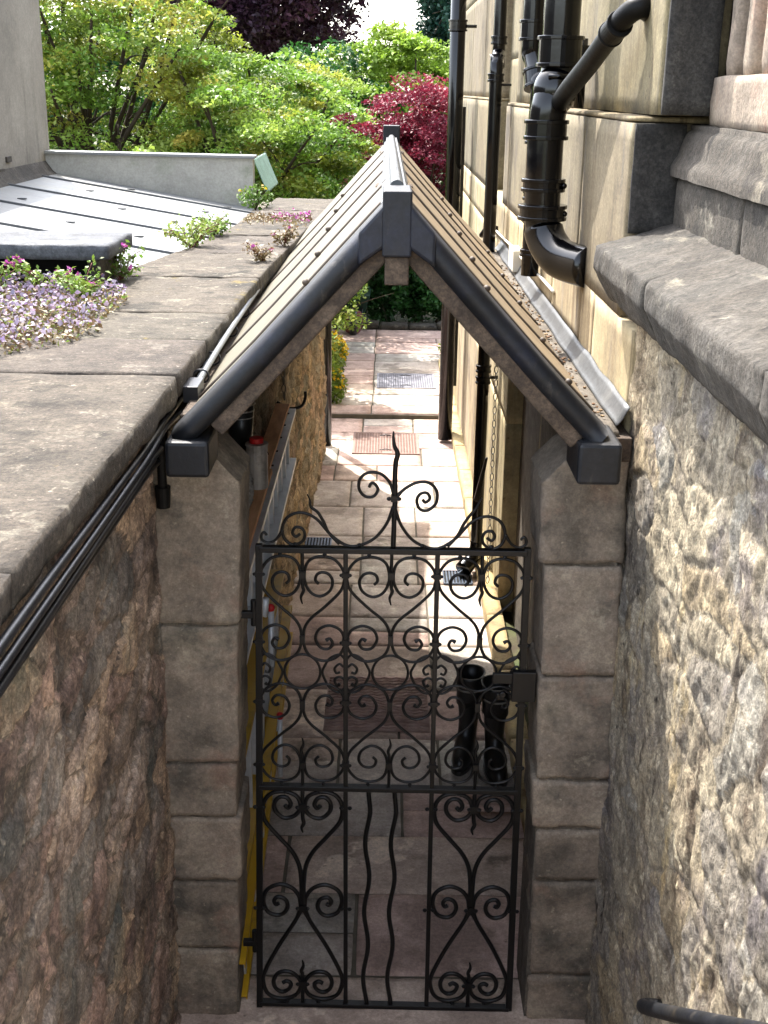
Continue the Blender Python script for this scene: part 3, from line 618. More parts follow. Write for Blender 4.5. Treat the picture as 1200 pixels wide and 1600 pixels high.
for k in (0, 2):
    for z in (.89, .455, .11): site(cxk(k, z), z, (-.018, .018), .009, .013, .014)
    for kk in (k, k+1):
        for z in (.89, .455): site(GX(kk, z), z, (-.015, .015), .009)
    for dx in (-.06, .06):
        for z in (.955, .03): site(cxk(k, z)+dx, z, (0,), .009)
site(.0425, 2.069, (-.016, .016), .009, .010, .010)
for x in (-.07, .14, -.285, .37): site(x, 1.905, (0,), .009)
for z in (1.643, .294):
    h = MB(); h.box(-.475+(-.02 if z < 1 else 0), GX(0, z), 3.79, 3.812, z-.012, z+.012); h.cyl((GX(0, z)-.018, 3.80, z-.04), (GX(0, z)-.018, 3.80, z+.055), .011, 10); h.build('hinge', M['iron'], gt, bevel=.002)
lt = MB(); lt.box(.462, .545, 3.772, 3.80, 1.338, 1.452); lt.box(.395, .47, 3.785, 3.80, 1.40, 1.44); lt.cyl((.43, 3.775, 1.37), (.43, 3.76, 1.37), .012, 10); lt.box(.41, .44, 3.78, 3.80, 1.34, 1.365); lt.build('latch', M['iron'], gt, bevel=.003)

# ------------------------------------------------------------------ wellington boots
def boot(x, y, rot, label, seed, dark=1):
    t = thing('wellington_boot', (x, y, 0), label, 'boot', 'pair of black wellington boots behind the gate')
    K = []   # rings from sole to top: (z, front y, back y, half width)  boot points to -y
    prof = [(0.02, -.205, .085, .046), (.045, -.21, .088, .048), (.07, -.20, .086, .046), (.095, -.15, .082, .043), (.125, -.085, .080, .041), (.17, -.062, .080, .042), (.23, -.066, .078, .046), (.30, -.074, .078, .054), (.37, -.078, .076, .060), (.43, -.078, .074, .063)]
    n = 28; S = 1.17
    def ring(z, fy, by, w, d=0):
        out = []; fy, by, w = fy*S, by*S, w*S
        cy, ry = (fy+by)/2, (by-fy)/2
        for k in range(n):
            a = 2*math.pi*k/n; c, s = math.cos(a), math.sin(a)
            ww = w*(1-.22*(1 if z < .1 else 0)*max(0, s)*.0) * (abs(c)**.85)*(1 if c > 0 else -1)
            wob = 1+.02*noise.noise(Vector((c*2+seed, s*2, z*14)))
            lean = z*.10
            px, py = ww*wob, cy+ry*s*wob+lean
            out.append(Vector((px*math.cos(rot)-py*math.sin(rot), px*math.sin(rot)+py*math.cos(rot), z*1.06)) + Vector((x, y, 0)))
        return out
    mb = MB(); vs = []; fs = []
    import_z = np.interp
    zs = np.linspace(.02, .43, 34); pz = [p[0] for p in prof]
    for z in zs: vs += ring(z, *[float(np.interp(z, pz, [p[c] for p in prof])) for c in (1, 2, 3)])
    inner = [ring(z, -.074, .070, .058) for z in (.43, .36, .28)]
    for rr in inner: vs += rr
    m = len(vs)//n
    for i in range(m-1):
        for k in range(n): fs.append((i*n+k, i*n+(k+1) % n, (i+1)*n+(k+1) % n, (i+1)*n+k))
    fs.append(tuple((m-1)*n+k for k in range(n))); mb.add(vs, fs); mb.build('shaft', M['rubber'], t, smooth=True)
    sl = MB(); r0 = ring(0.0, -.215, .09, .050); r1 = ring(.022, -.215, .092, .051); sl.add(r0+r1, [tuple(range(n-1, -1, -1)), tuple(range(n, 2*n))]+[(k, (k+1) % n, n+(k+1) % n, n+k) for k in range(n)]); sl.build('sole', M['rubber'], t, bevel=.003)
    rim = ring(.431, -.079, .075, .064); MB().tube(rim, .0032, 6, closed=True).build('rim', M['rubber_line'], t, smooth=True)
    st = MB(); b = ring(.365, -.080, .079, .063); st.tube([b[i] for i in range(16, 28)]+[b[0]], .006, 6); st.ball(b[27]+Vector((0, 0, 0)), .010, 5); st.build('strap', M['rubber_line'], t, smooth=True)
boot(.475, 5.72, R(-14), 'upright black wellington boot behind the gate, the left one with its toe turned out', 1)
boot(.610, 5.60, R(3), 'black wellington boot nearer the gate and wall, toe pointing straight at the viewer', 4)

# ------------------------------------------------------------------ ladders and things on the left wall
def ladder(name, label, z0, z1, ya, yb, x, m, group, rung_m, w=.075, slots=True, nr=9):
    t = thing(name, (x, (ya+yb)/2, 0), label, 'ladder', group)
    for z in (z0, z1):     # channel stile
        mb = MB(); mb.box(x-w, x, ya, yb, z-.004, z+.004); mb.box(x-.004, x, ya, yb, z-.022, z+.0045); mb.box(x-w, x-w+.004, ya, yb, z-.022, z+.0045); mb.build('stile', m, t, bevel=.001)
    for i in range(nr):
        y = ya+.12+(yb-ya-.24)*i/(nr-1); mb = MB(); mb.box(x-w*.72, x-w*.28, y-.016, y+.016, z0, z1-.005); mb.build('rung', rung_m, t, bevel=.004)
        if slots:
            s_ = MB(); s_.box(x-w*.75, x-w*.25, y-.010, y+.010, z1+.0045, z1+.0075); s_.build('rung_end', M['iron'], t)
    return t
ladder('ladder', 'aluminium ladder hung sideways on the left wall, topmost of the stored ladders', 1.27, 1.57, 4.1, 6.9, -.505, M['alu'], 'ladders stored along the left wall', M['alu'], .115, True, 11)
ladder('ladder', 'yellow fibreglass ladder on its side below the aluminium one', .36, .88, 3.95, 6.1, -.515, M['fibre'], 'ladders stored along the left wall', M['alu'], .10, False, 8)
lad3 = ladder('ladder', 'second yellow ladder leaning lowest by the foot of the left wall', .22, .40, 3.85, 6.35, -.49, M['fibre'], 'ladders stored along the left wall', M['alu'], .05, False, 7)
lad3.rotation_euler.x = .163
t = thing('aluminium_pole', (-.47, 4.5, 0), 'slim grey ladder stabiliser with red end caps beside the gate hinge', 'pole')
for P_, r_ in (([(-.452, 4.65, 1.28), (-.448, 4.60, 1.05)], .013), ([(-.47, 4.3, 1.45), (-.44, 4.28, 1.43), (-.435, 4.27, 1.5)], .014), ([(-.43, 4.75, .72), (-.43, 4.72, .45)], .011)): MB().tube(P_, r_, 10).build('tube', M['alu'], t, smooth=True)
for c in ((-.452, 4.65, 1.295), (-.43, 4.75, .735)):
    q = MB(); q.ball(c, .017, 7, (1, 1, 1.1)); q.build('red_cap', M['red'], t, smooth=True)
q = MB(); q.box(-.60, -.52, 3.95, 5.3, 1.575, 1.60); q.box(-.635, -.53, 5.2, 6.65, 1.602, 1.624)
a = MB(); a.box(-.612, -.490, 3.95, 5.22, 1.70, 1.725); tag(a.build('plank', M['ply'], bevel=.003), 'brown plank nearest the gate, lying over the ladder under paint can and rag', 'plank', 'planks lying on the ladder')
a = MB(); a.box(-.608, -.530, 4.95, 6.75, 1.62, 1.642); tag(a.build('plank', M['ply'], bevel=.003), 'farther brown plank lying on the ladder towards the wall hook', 'plank', 'planks lying on the ladder')
t = thing('paint_can', (-.53, 4.95, 1.726), 'dented paint can with red lid standing on the plank', 'can')
q = MB(); q.tube([(-.53, 4.95, 1.726), (-.53, 4.95, 1.915)], .046, 20); q.tube([(-.53, 4.95, 1.912), (-.53, 4.95, 1.921)], .049, 20); q.build('tin', M['can'], t, smooth=False)
q = MB(); q.cyl((-.53, 4.95, 1.9215), (-.53, 4.95, 1.945), .030, 18); q.build('lid', M['red'], t, bevel=.003)
q = MB(); q.tube([(-.53+.050*math.cos(a), 4.95, 1.87-.05*math.sin(a)*0+.03*math.sin(a)) for a in np.linspace(0, math.pi, 14)], .002, 5); q.build('handle', M['iron'], t, smooth=True)
q = MB(); q.rblock(-.595, -.525, 4.60, 4.76, 1.727, 1.85, .034, .03, .008, 4, 20); q.build('rag', M['rag'], smooth=True); tag(bpy.data.objects['rag'], 'crumpled grey rag lying on the plank next to the paint can', 'rag')
t = thing('bucket', (-.625, 5.2, 1.80), 'black ribbed bucket hanging under the eave behind the paint can', 'bucket')
q = MB(); q.tube([(-.625, 5.2, 1.80), (-.625, 5.2, 2.03)], [.045, .062], 18); q.build('body', M['rubber'], t, smooth=True)
for i in range(3): q = MB(); q.tube([(-.625+(.063-.004*i)*math.cos(a), 5.2+(.063-.004*i)*math.sin(a), 2.03-.03*i) for a in np.linspace(0, 2*math.pi, 20, endpoint=False)], .004, 6, closed=True); q.build('rib', M['can'], t, smooth=True)
q = MB(); q.tube(catmull([(-.62, 6.95, 1.60), (-.55, 6.96, 1.56), (-.48, 6.97, 1.57), (-.455, 6.97, 1.62), (-.455, 6.97, 1.66)], 5), .009, 8); tag(q.build('wall_hook', M['iron'], smooth=True), 'black bent iron hook holding the far end of the ladder', 'hook')
def chain(name, label, p0, p1, r, wire, squash=.55, sag=0):
    p0, p1 = Vector(p0), Vector(p1); L = (p1-p0).length; n = int(L/(r*2.5)); mb = MB(); d = (p1-p0).normalized()
    a0 = d.orthogonal().normalized(); b0 = d.cross(a0)
    for i in range(n):
        c = p0+(p1-p0)*(i+.5)/n+Vector((0, math.sin(i*.7)*.002, 0)); s = (a0+b0*.4).normalized() if i % 2 else (b0-a0*.4).normalized()
        mb.tube([c+d*math.cos(w)*r*1.45+s*math.sin(w)*r*squash*1.3 for w in np.linspace(0, 2*math.pi, 12, endpoint=False)], wire, 5, closed=True)
    return mb.build(name, M['chain'], smooth=True)
tag(chain('chain', '', (-.60, 7.0, 2.1), (-.58, 7.0, 1.60), .017, .0035), 'short steel chain hanging down to the ladder end', 'chain')
tag(chain('chain', '', (.755, 8.0, 2.3), (.745, 7.8, .12), .018, .0032), 'long thin chain hanging down the house wall beside the downpipe', 'chain')

# ------------------------------------------------------------------ pipes on the house
def pipe(name, loc, label, group='black pipes on the house wall', cat='pipe'): return thing(name, loc, label, cat, group)
def coll(t, p0, p1, r, m='gloss', lip=.012):
    p0, p1 = Vector(p0), Vector(p1); d = (p1-p0).normalized(); q = MB(); q.cyl(p0, p1, r, 28)
    q.cyl(p0-d*.004, p0+d*lip, r*1.09, 28); q.cyl(p1-d*lip, p1+d*.004, r*1.09, 28); q.build('collar', M[m], t, bevel=.003)
# big soil stack
t = pipe('soil_pipe', (.68, 5.2, 2.6), 'thickest glossy black soil pipe, bending into the wall above the roof gutter')
X, Y = .690, 5.22
q = MB(); q.tube(catmull([(X+.01, Y+.02, 4.4), (X+.005, Y+.02, 3.7), (X+.005, Y+.02, 3.45), (X-.008, Y, 3.37), (X-.032, Y-.03, 3.29), (X-.040, Y-.03, 3.2), (X-.040, Y-.03, 3.0), (X-.038, Y-.03, 2.87), (X-.030, Y-.04, 2.80), (X-.010, Y-.075, 2.745), (X+.025, Y-.14, 2.700), (X+.070, Y-.21, 2.685), (X+.13, Y-.31, 2.68)], 6), [.074]*48+[.082]*25, 32); q.build('pipe', M['gloss'], t, smooth=True)
coll(t, (X+.005, Y+.02, 3.44), (X+.005, Y+.02, 3.55), .088)
coll(t, (X-.040, Y-.03, 3.16), (X-.040, Y-.03, 3.23), .084)
coll(t, (X-.040, Y-.03, 2.955), (X-.040, Y-.03, 3.00), .084)
coll(t, (X-.038, Y-.03, 2.84), (X-.038, Y-.03, 2.895), .094)
q = MB(); q.ball((X-.012, Y-.01, 3.345), .090, 12, (1, 1, 1.1)); q.build('access_bend', M['gloss'], t, smooth=True)
q = MB(); q.tube([(X-.05, Y-.085, 3.40), (X+.03, Y-.09, 3.40)], .010, 8); q.tube([(X+.03, Y-.09, 3.40), (X+.05, Y-.07, 3.32)], .010, 8); q.build('clip', M['gloss'], t, smooth=True)
for (xx, yy, zz) in ((X+.05, Y-.05, 2.865), (X+.04, Y-.06, 2.978), (X+.088, Y, 3.46)): q = MB(); q.cyl((xx, yy-.02, zz), (xx, yy+.02, zz), .012, 8); q.build('bolt', M['gloss'], t, smooth=True)
# thinner neighbour
t = pipe('waste_pipe', (.72, 6.3, 2.6), 'glossy black waste pipe just behind the thickest one, with many collars')
q = MB(); q.tube(catmull([(.715, 6.42, 4.6), (.715, 6.42, 3.62), (.72, 6.42, 3.52), (.74, 6.35, 3.42), (.745, 6.30, 3.36), (.745, 6.30, 3.2), (.745, 6.3, 2.45)], 6), [.056]*12+[.052]*12+[.045]*13, 22); q.build('pipe', M['gloss'], t, smooth=True)
coll(t, (.715, 6.42, 3.58), (.715, 6.42, 3.67), .066); coll(t, (.742, 6.33, 3.36), (.735, 6.36, 3.44), .066); coll(t, (.745, 6.3, 3.10), (.745, 6.3, 3.15), .055); coll(t, (.745, 6.3, 2.83), (.745, 6.3, 2.87), .052); coll(t, (.745, 6.3, 2.55), (.745, 6.3, 2.58), .052)
t = pipe('overflow_pipe', (.80, 5.9, 3.2), 'short black upright pipe half hidden between the soil pipe and the wall')
q = MB(); q.tube([(.80, 5.35, 3.28), (.80, 5.35, 3.55)], .022, 14); q.build('pipe', M['gloss'], t, smooth=True); coll(t, (.80, 5.35, 3.49), (.80, 5.35, 3.52), .028)
# diagonal branch
t = pipe('branch_pipe', (.78, 4.3, 3.4), 'dark grey slanting branch pipe from the upper wall to the soil pipe')
q = MB(); q.tube(catmull([(.87, 4.38, 3.60), (.84, 4.32, 3.61), (.80, 4.33, 3.595), (.77, 4.42, 3.55), (.735, 4.72, 3.44), (.70, 5.0, 3.345), (.69, 5.18, 3.29)], 5), .037, 20); q.build('pipe', M['pipe_grey'], t, smooth=True)
coll(t, (.775, 4.38, 3.56), (.762, 4.47, 3.53), .042, 'pipe_grey', .008)
# downpipe 2
t = pipe('downpipe', (.70, 8.3, 0), 'slim black downpipe with a swan neck, ending in an open shoe over the drain')
q = MB(); q.tube(catmull([(.722, 8.45, 5.2), (.722, 8.45, 3.62), (.722, 8.45, 3.58), (.70, 8.32, 3.50), (.698, 8.3, 3.42), (.698, 8.3, 3.3), (.698, 8.3, .30), (.698, 8.3, .22)], 5), .042, 20); q.build('pipe', M['gloss'], t, smooth=True)
for z in (3.63, 3.40, 1.50, 1.42): coll(t, (.698+(.024 if z > 3.5 else 0), 8.3+(.15 if z > 3.5 else 0), z), (.698+(.024 if z > 3.5 else 0), 8.3+(.15 if z > 3.5 else 0), z+.045), .050)
q = MB(); q.cyl((.70, 8.3, 3.38), (.80, 8.3, 3.38), .008, 8); q.cyl((.70, 8.3, 1.46), (.80, 8.3, 1.46), .012, 8); q.build('bracket', M['gloss'], t)
q = MB(); q.tube(catmull([(.698, 8.3, .24), (.69, 8.29, .17), (.665, 8.26, .12), (.63, 8.22, .09), (.60, 8.18, .065)], 5), [.044]*8+[.05]*6+[.062]*7, 22); q.build('shoe', M['gloss'], t, smooth=True)
q = MB(); q.hexa([(.65, 8.10, .62), (.69, 8.12, .60), (.69, 8.15, .60), (.65, 8.13, .62), (.72, 8.10, .93), (.74, 8.12, .93), (.74, 8.15, .93), (.72, 8.13, .93)]); q.build('strap_plate', M['iron'], t, bevel=.004)
# downpipe 1 far
t = pipe('downpipe', (.63, 11.8, 0), 'broad black square-edged downpipe farthest along the house, standing free of the path')
q = MB(); q.tube([(.63, 11.8, .03), (.63, 11.8, 6.2)], .070, 24); q.build('pipe', M['gloss'], t, smooth=True)
coll(t, (.63, 11.8, 3.85), (.63, 11.8, 3.94), .080); q = MB(); q.cyl((.63, 11.8, 3.89), (.80, 11.8, 3.89), .015, 8); q.build('bracket', M['gloss'], t)
q = MB(); q.box(.66, .735, 11.9, 12.0, .55, 3.2); q.build('side_rail', M['gloss'], t, bevel=.004)
# left: dark post at end of the wall, short pipe by pillar
q = MB(); q.tube([(-.545, 11.62, 0), (-.545, 11.62, 2.15)], .045, 14); tag(q.build('iron_post', M['gloss'], smooth=True), 'black iron post at the garden end of the left wall', 'post')
t = thing('stub_pipe', (-.715, 3.72, 2.0), 'short black pipe stub hanging beside the left pillar under the lead box', 'pipe')
q = MB(); q.cyl((-.700, 3.70, 2.31), (-.700, 3.70, 2.11), .015, 14); q.cyl((-.70, 3.7, 2.13), (-.70, 3.70, 2.06), .026, 16, .022); q.build('stub', M['pipe_grey'], t, smooth=False)
# handrail bottom right
t = thing('handrail', (.74, 2.2, 1.3), 'dark round metal handrail climbing the right wall at the bottom corner', 'handrail')
q = MB(); q.tube(catmull([(.765, 2.64, 1.035), (.735, 2.655, 1.025), (.72, 2.62, 1.05), (.72, 2.4, 1.225), (.72, 1.85, 1.67), (.72, 1.2, 2.2)], 6), .019, 18); q.build('rail', M['lead'], t, smooth=True)
q = MB(); q.cyl((.72, 2.2, 1.385), (.80, 2.2, 1.36), .008, 8); q.build('bracket', M['lead'], t)
# small white junction box with conduit
t = thing('junction_box', (.78, 7.2, 2.35), 'small off-white junction box with a white cable on the house wall above the flashing', 'box')
q = MB(); q.box(.745, .80, 7.15, 7.42, 2.345, 2.47); q.build('case', M['white_plastic'], t, bevel=.005)
q = MB(); q.tube(catmull([(.79, 9.0, 2.40), (.785, 8.2, 2.42), (.785, 7.5, 2.44), (.785, 6.9, 2.44), (.785, 6.2, 2.46), (.79, 5.7, 2.46)], 4), .008, 8); q.build('cable', M['white_plastic'], t, smooth=True)
q = MB(); q.tube(catmull([(.70, 9.0, 2.35), (.74, 8.9, 2.42), (.79, 8.8, 2.42)], 5), .02, 12); tag(q.build('vent_spout', M['iron'], smooth=True), 'small black spout curving out of the wall behind the roof', 'spout')

# ------------------------------------------------------------------ cables on the left wall
def cab(pts, r, m, label, grp='cables running along the left wall', name='cable'):
    return tag(MB().tube(catmull(pts, 6), r, 10).build(name, M[m], smooth=True), label, 'cable', grp)
cab([(-.69, 1.2, 2.375), (-.688, 2.1, 2.372), (-.69, 2.8, 2.352), (-.69, 3.4, 2.34), (-.70, 3.78, 2.325), (-.71, 4.2, 2.30)], .011, 'cable', 'uppermost thick black cable tucked under the coping edge')
cab([(-.682, 1.2, 2.348), (-.678, 2.1, 2.345), (-.682, 2.8, 2.325), (-.68, 3.4, 2.318), (-.69, 3.78, 2.31), (-.69, 4.3, 2.25)], .010, 'cable', 'middle black cable with grey sheen below the coping edge')
cab([(-.684, 1.2, 2.315), (-.68, 2.1, 2.312), (-.682, 2.8, 2.30), (-.685, 3.4, 2.285), (-.70, 3.74, 2.255), (-.71, 4.1, 2.2)], .010, 'cable', 'third black cable down, running close to the rubble face')
cab([(-.70, 1.2, 2.29), (-.695, 2.1, 2.285), (-.695, 2.8, 2.265), (-.70, 3.4, 2.245), (-.71, 3.72, 2.21)], .009, 'cable', 'lowest and thinnest black cable on the rubble face')
cab([(-.640, 3.95, 2.36), (-.644, 4.3, 2.375), (-.644, 5.0, 2.385), (-.640, 6.2, 2.375), (-.635, 7.6, 2.36), (-.60, 8.8, 2.33)], .013, 'conduit', 'pale grey conduit lying in the roof valley against the left slope', 'conduits in the roof valley', 'conduit')
cab([(-.628, 4.0, 2.385), (-.622, 4.3, 2.405), (-.622, 5.0, 2.41), (-.620, 6.2, 2.40), (-.615, 7.6, 2.38), (-.58, 8.8, 2.35)], .011, 'conduit', 'second grey conduit clipped on top of the left roof edge', 'conduits in the roof valley', 'conduit')
q = MB()
for y in (4.15, 4.45, 5.0, 5.45, 6.1, 6.9): q.tube([(-.633+.028*math.cos(a), y, 2.388+.024*math.sin(a)) for a in np.linspace(0, 2*math.pi, 14, endpoint=False)], .004, 6, closed=True)
q.box(-.66, -.61, 3.92, 4.06, 2.35, 2.405); tag(q.build('conduit_clips', M['cable'], bevel=.002), 'black sleeve and clips holding the two conduits together', 'clip')

# ------------------------------------------------------------------ covers, drains, mat
def cover(name, x0, x1, y0, y1, z, m, label, cells, hatch=.006, skew=0):
    t = thing(name, ((x0+x1)/2, (y0+y1)/2, z), label, 'cover')
    q = MB(); q.box(x0, x1, y0, y1, z-.01, z+.006); q.build('plate', m, t, bevel=.002)
    f = MB()
    for a in ((x0-.022, x0, y0-.022, y1+.022), (x1, x1+.022, y0-.022, y1+.022), (x0, x1, y0-.022, y0), (x0, x1, y1, y1+.022)): f.box(*a, z-.01, z+.009)
    f.build('frame', M['cover_blue'] if 'steel' in m.name else M['cover_red'], t)
    s_ = MB(); nx, ny = cells
    for i in range(nx):
        for j in range(ny):
            xx = x0+(x1-x0)*(i+.5)/nx; yy = y0+(y1-y0)*(j+.5)/ny
            if abs(i-nx/2) < 1.5 and (j < 2 or j > ny-3): continue
            s_.box(xx-hatch, xx+hatch, yy-hatch, yy+hatch, z+.006, z+.010)
    s_.build('studs', m, t)
    h = MB()
    for yy in (y0+(y1-y0)*.14, y0+(y1-y0)*.86): h.tube([((x0+x1)/2-.06, yy, z+.008), ((x0+x1)/2, yy, z+.018), ((x0+x1)/2+.06, yy, z+.008)], .005, 6)
    h.build('lifting_eye', M['lead_pale'], t, smooth=True)
cover('inspection_cover', -.27, .345, 11.33, 12.05, .004, M['cover_red'], 'reddish studded inspection cover just before the step in the path', (22, 20), .008)
cover('inspection_cover', -.05, .60, 13.9, 14.62, .049, M['cover_blue'], 'blue-grey steel inspection cover in the upper path beyond the step', (24, 22), .008)
mt = MB(); n = 22
mt.box(-.30, .29, 5.93, 6.58, 0.0, .008)
for j in range(18):
    y = 5.955+j*.035
    mt.tube([(-.29+.57*i/40, y+.008*math.sin(i*1.25+j), .012) for i in range(41)], .006, 5)
tag(mt.build('door_mat', M['brick_mat'], smooth=True), 'wavy ribbed brown rubber mat on the path behind the gate', 'mat')
def grate(x0, x1, y0, y1, label):
    t = thing('drain_grate', ((x0+x1)/2, (y0+y1)/2, 0), label, 'drain', 'small drain grates in the path')
    q = MB(); q.box(x0, x1, y0, y1, .002, .006); q.build('hole', M['dark'], t)
    b = MB(); n = 9
    for i in range(n+1): xx = x0+(x1-x0)*i/n; b.box(xx-.005, xx+.005, y0, y1, .0065, .016)
    b.box(x0, x1, y0-.01, y0, .0065, .016); b.box(x0, x1, y1, y1+.01, .0065, .016); b.build('bars', M['grate'], t)
grate(.46, .66, 8.05, 8.28, 'steel drain grate under the downpipe shoe'); grate(-.60, -.385, 8.72, 8.93, 'steel drain grate at the foot of the left wall beyond the ladders')

# ------------------------------------------------------------------ left: pale roof, upstand, building, slab
t = thing('lean_to_roof', (-2.2, 8.5, 2.3), 'pale seamed metal roof sloping down to the boundary wall on the left', 'roof')
def wz(x): return 2.36+(-1.05-x)*.158
q = MB(); q.hexa([(-3.1, 5.9, wz(-3.1)-.05), (-.98, 5.9, wz(-.98)-.05), (-.98, 10.6, wz(-.98)-.05), (-3.1, 10.6, wz(-3.1)-.05), (-3.1, 5.9, wz(-3.1)), (-.98, 5.9, wz(-.98)), (-.98, 10.6, wz(-.98)), (-3.1, 10.6, wz(-3.1))]); sh = q.build('sheet', M['white_roof'], t)
for y in (10.18, 9.25, 8.3, 7.35, 6.4):
    s_ = MB(); s_.hexa([(-3.0, y-.012, wz(-3.0)+.001), (-1.0, y-.012, wz(-1.0)+.001), (-1.0, y+.012, wz(-1.0)+.001), (-3.0, y+.012, wz(-3)+.001), (-3.0, y-.008, wz(-3)+.014), (-1.0, y-.008, wz(-1)+.014), (-1.0, y+.008, wz(-1)+.014), (-3.0, y+.008, wz(-3)+.014)]); s_.build('standing_seam', M['lead_pale'], t)
s_ = MB()
for (x, y) in ((-1.4, 9.7), (-1.9, 9.0), (-2.3, 9.75), (-1.5, 8.8), (-2.0, 7.9), (-1.55, 7.8), (-2.5, 8.6), (-1.3, 10.3), (-2.1, 10.35)): s_.box(x-.03, x+.03, y-.012, y+.012, wz(x)+.001, wz(x)+.010)
s_.build('clips', M['lead_pale'], t)
t = thing('roof_upstand', (-2, 10.65, 2.4), 'pale wedge-shaped parapet upstand closing the far side of the pale roof', 'parapet')
q = MB(); q.prism([(-3.0, 2.45), (-1.12, 2.25), (-1.12, 2.775), (-3.0, 2.79)], 10.61, 10.75, 'y'); q.build('board', M['upstand'], t)
q = MB(); q.prism([(-3.0, 2.79), (-1.10, 2.775), (-1.10, 2.80), (-3.0, 2.815)], 10.58, 10.78, 'y'); q.build('cap', M['white_roof'], t, bevel=.004)
q = MB(); vs = []; fs = []
for i in range(25):
    y = 10.80+i*.045; z = .012*math.sin(i*2.1)
    vs += [(-1.13, y, 2.76+z), (-1.01, y-.1, 2.50+z)]
for i in range(24): fs.append((2*i, 2*i+1, 2*i+3, 2*i+2))
q.add(vs, fs); o = q.build('corrugated_sheet', M['green_sheet'], smooth=False); o.modifiers.new('s', 'SOLIDIFY').thickness = .006; tag(o, 'green corrugated plastic sheet poking out at the end of the pale upstand', 'sheet')
t = thing('neighbour_building', (-4, 8.5, 0), 'pale grey rendered building wall rising at the upper left', 'building')
q = MB(); q.box(-7, -2.86, 3.0, 10.76, -.05, 4.08); q.build('wall', M['render_grey'], t)
q = MB()
for (y, z) in ((9.55, 2.80), (9.35, 2.72)): q = MB(); q.box(-2.862, -2.845, y-.06, y+.06, z-.02, z+.02); q.build('vent_brick', M['grey_stone'], t, bevel=.003)
q = MB(); q.hexa([(-2.86, 6, 2.64), (-2.76, 6, 2.625), (-2.76, 10.6, 2.625), (-2.86, 10.6, 2.64), (-2.858, 6, 2.74), (-2.80, 6, 2.66), (-2.80, 10.6, 2.66), (-2.858, 10.6, 2.74)]); q.build('mortar_fillet', M['grey_stone'], t, bevel=.01)
t = thing('stone_slab_shelter', (-1.7, 5.8, 2.4), 'dark vent hatch under a thick grey stone slab beside the lilac flowers', 'hatch')
q = MB(); q.rblock(-2.6, -1.235, 5.52, 6.08, 2.595, 2.662, .008, .007, .03, 3, 8); q.build('slab', M['slate'], t, smooth=True)
for xa in (-1.36, -2.48): q = MB(); q.box(xa, xa+.06, 5.62, 5.95, 2.38, 2.595); q.build('side_stone', M['grey_stone'], t, bevel=.01)
q = MB(); q.box(-2.42, -1.36, 5.80, 5.95, 2.38, 2.594); q.build('recess', M['dark'], t)
q = MB(); q.hexa([(-2.4, 5.15, 2.462), (-1.85, 5.2, 2.462), (-1.75, 5.65, 2.462), (-2.4, 5.6, 2.462), (-2.4, 5.2, 2.49), (-1.9, 5.25, 2.475), (-1.8, 5.64, 2.53), (-2.4, 5.6, 2.56)]); q.build('sloping_slate', M['slate'], t, bevel=.008)

# ------------------------------------------------------------------ foliage
def leaf_mesh(name, C, size, m, parent=None, nrm=None, spread=.8, tint=None, asp=.55, fold=.25):
    C = np.asarray(C, dtype=np.float32); n = len(C)
    nz = rng.normal(0, 1, (n, 3))*spread
    nz += np.array([0, 0, 1.0]) if nrm is None else nrm
    nz /= np.linalg.norm(nz, axis=1)[:, None]+1e-9
    a = rng.normal(0, 1, (n, 3)); a -= (a*nz).sum(1)[:, None]*nz; a /= np.linalg.norm(a, axis=1)[:, None]+1e-9
    b = np.cross(nz, a); s = (size*rng.uniform(.6, 1.3, n))[:, None]
    V = np.stack([C-a*s*.5, C+b*s*asp*.5+nz*s*fold*.3-a*s*.05, C+a*s*.55-nz*s*.12, C-b*s*asp*.5+nz*s*fold*.3-a*s*.05], 1).reshape(-1, 3)
    me = bpy.data.meshes.new(name); me.vertices.add(4*n); me.vertices.foreach_set('co', V.astype(np.float32).ravel())
    me.loops.add(4*n); me.loops.foreach_set('vertex_index', np.arange(4*n, dtype=np.int32)); me.polygons.add(n)
    me.polygons.foreach_set('loop_start', np.arange(0, 4*n, 4, dtype=np.int32)); me.polygons.foreach_set('loop_total', np.full(n, 4, dtype=np.int32))
    me.update(); at = me.attributes.new('tint', 'FLOAT_COLOR', 'FACE')
    T = np.ones((n, 4), dtype=np.float32)
    if tint is None: tint = rng.uniform(.75, 1.25, (n, 1))*np.array([1, 1, 1])+rng.normal(0, .06, (n, 3))
    T[:, :3] = np.clip(tint, .1, 3); at.data.foreach_set('color', T.ravel())
    me.materials.append(m); o = bpy.data.objects.new(name, me); COL.objects.link(o); attach(o, parent); return o
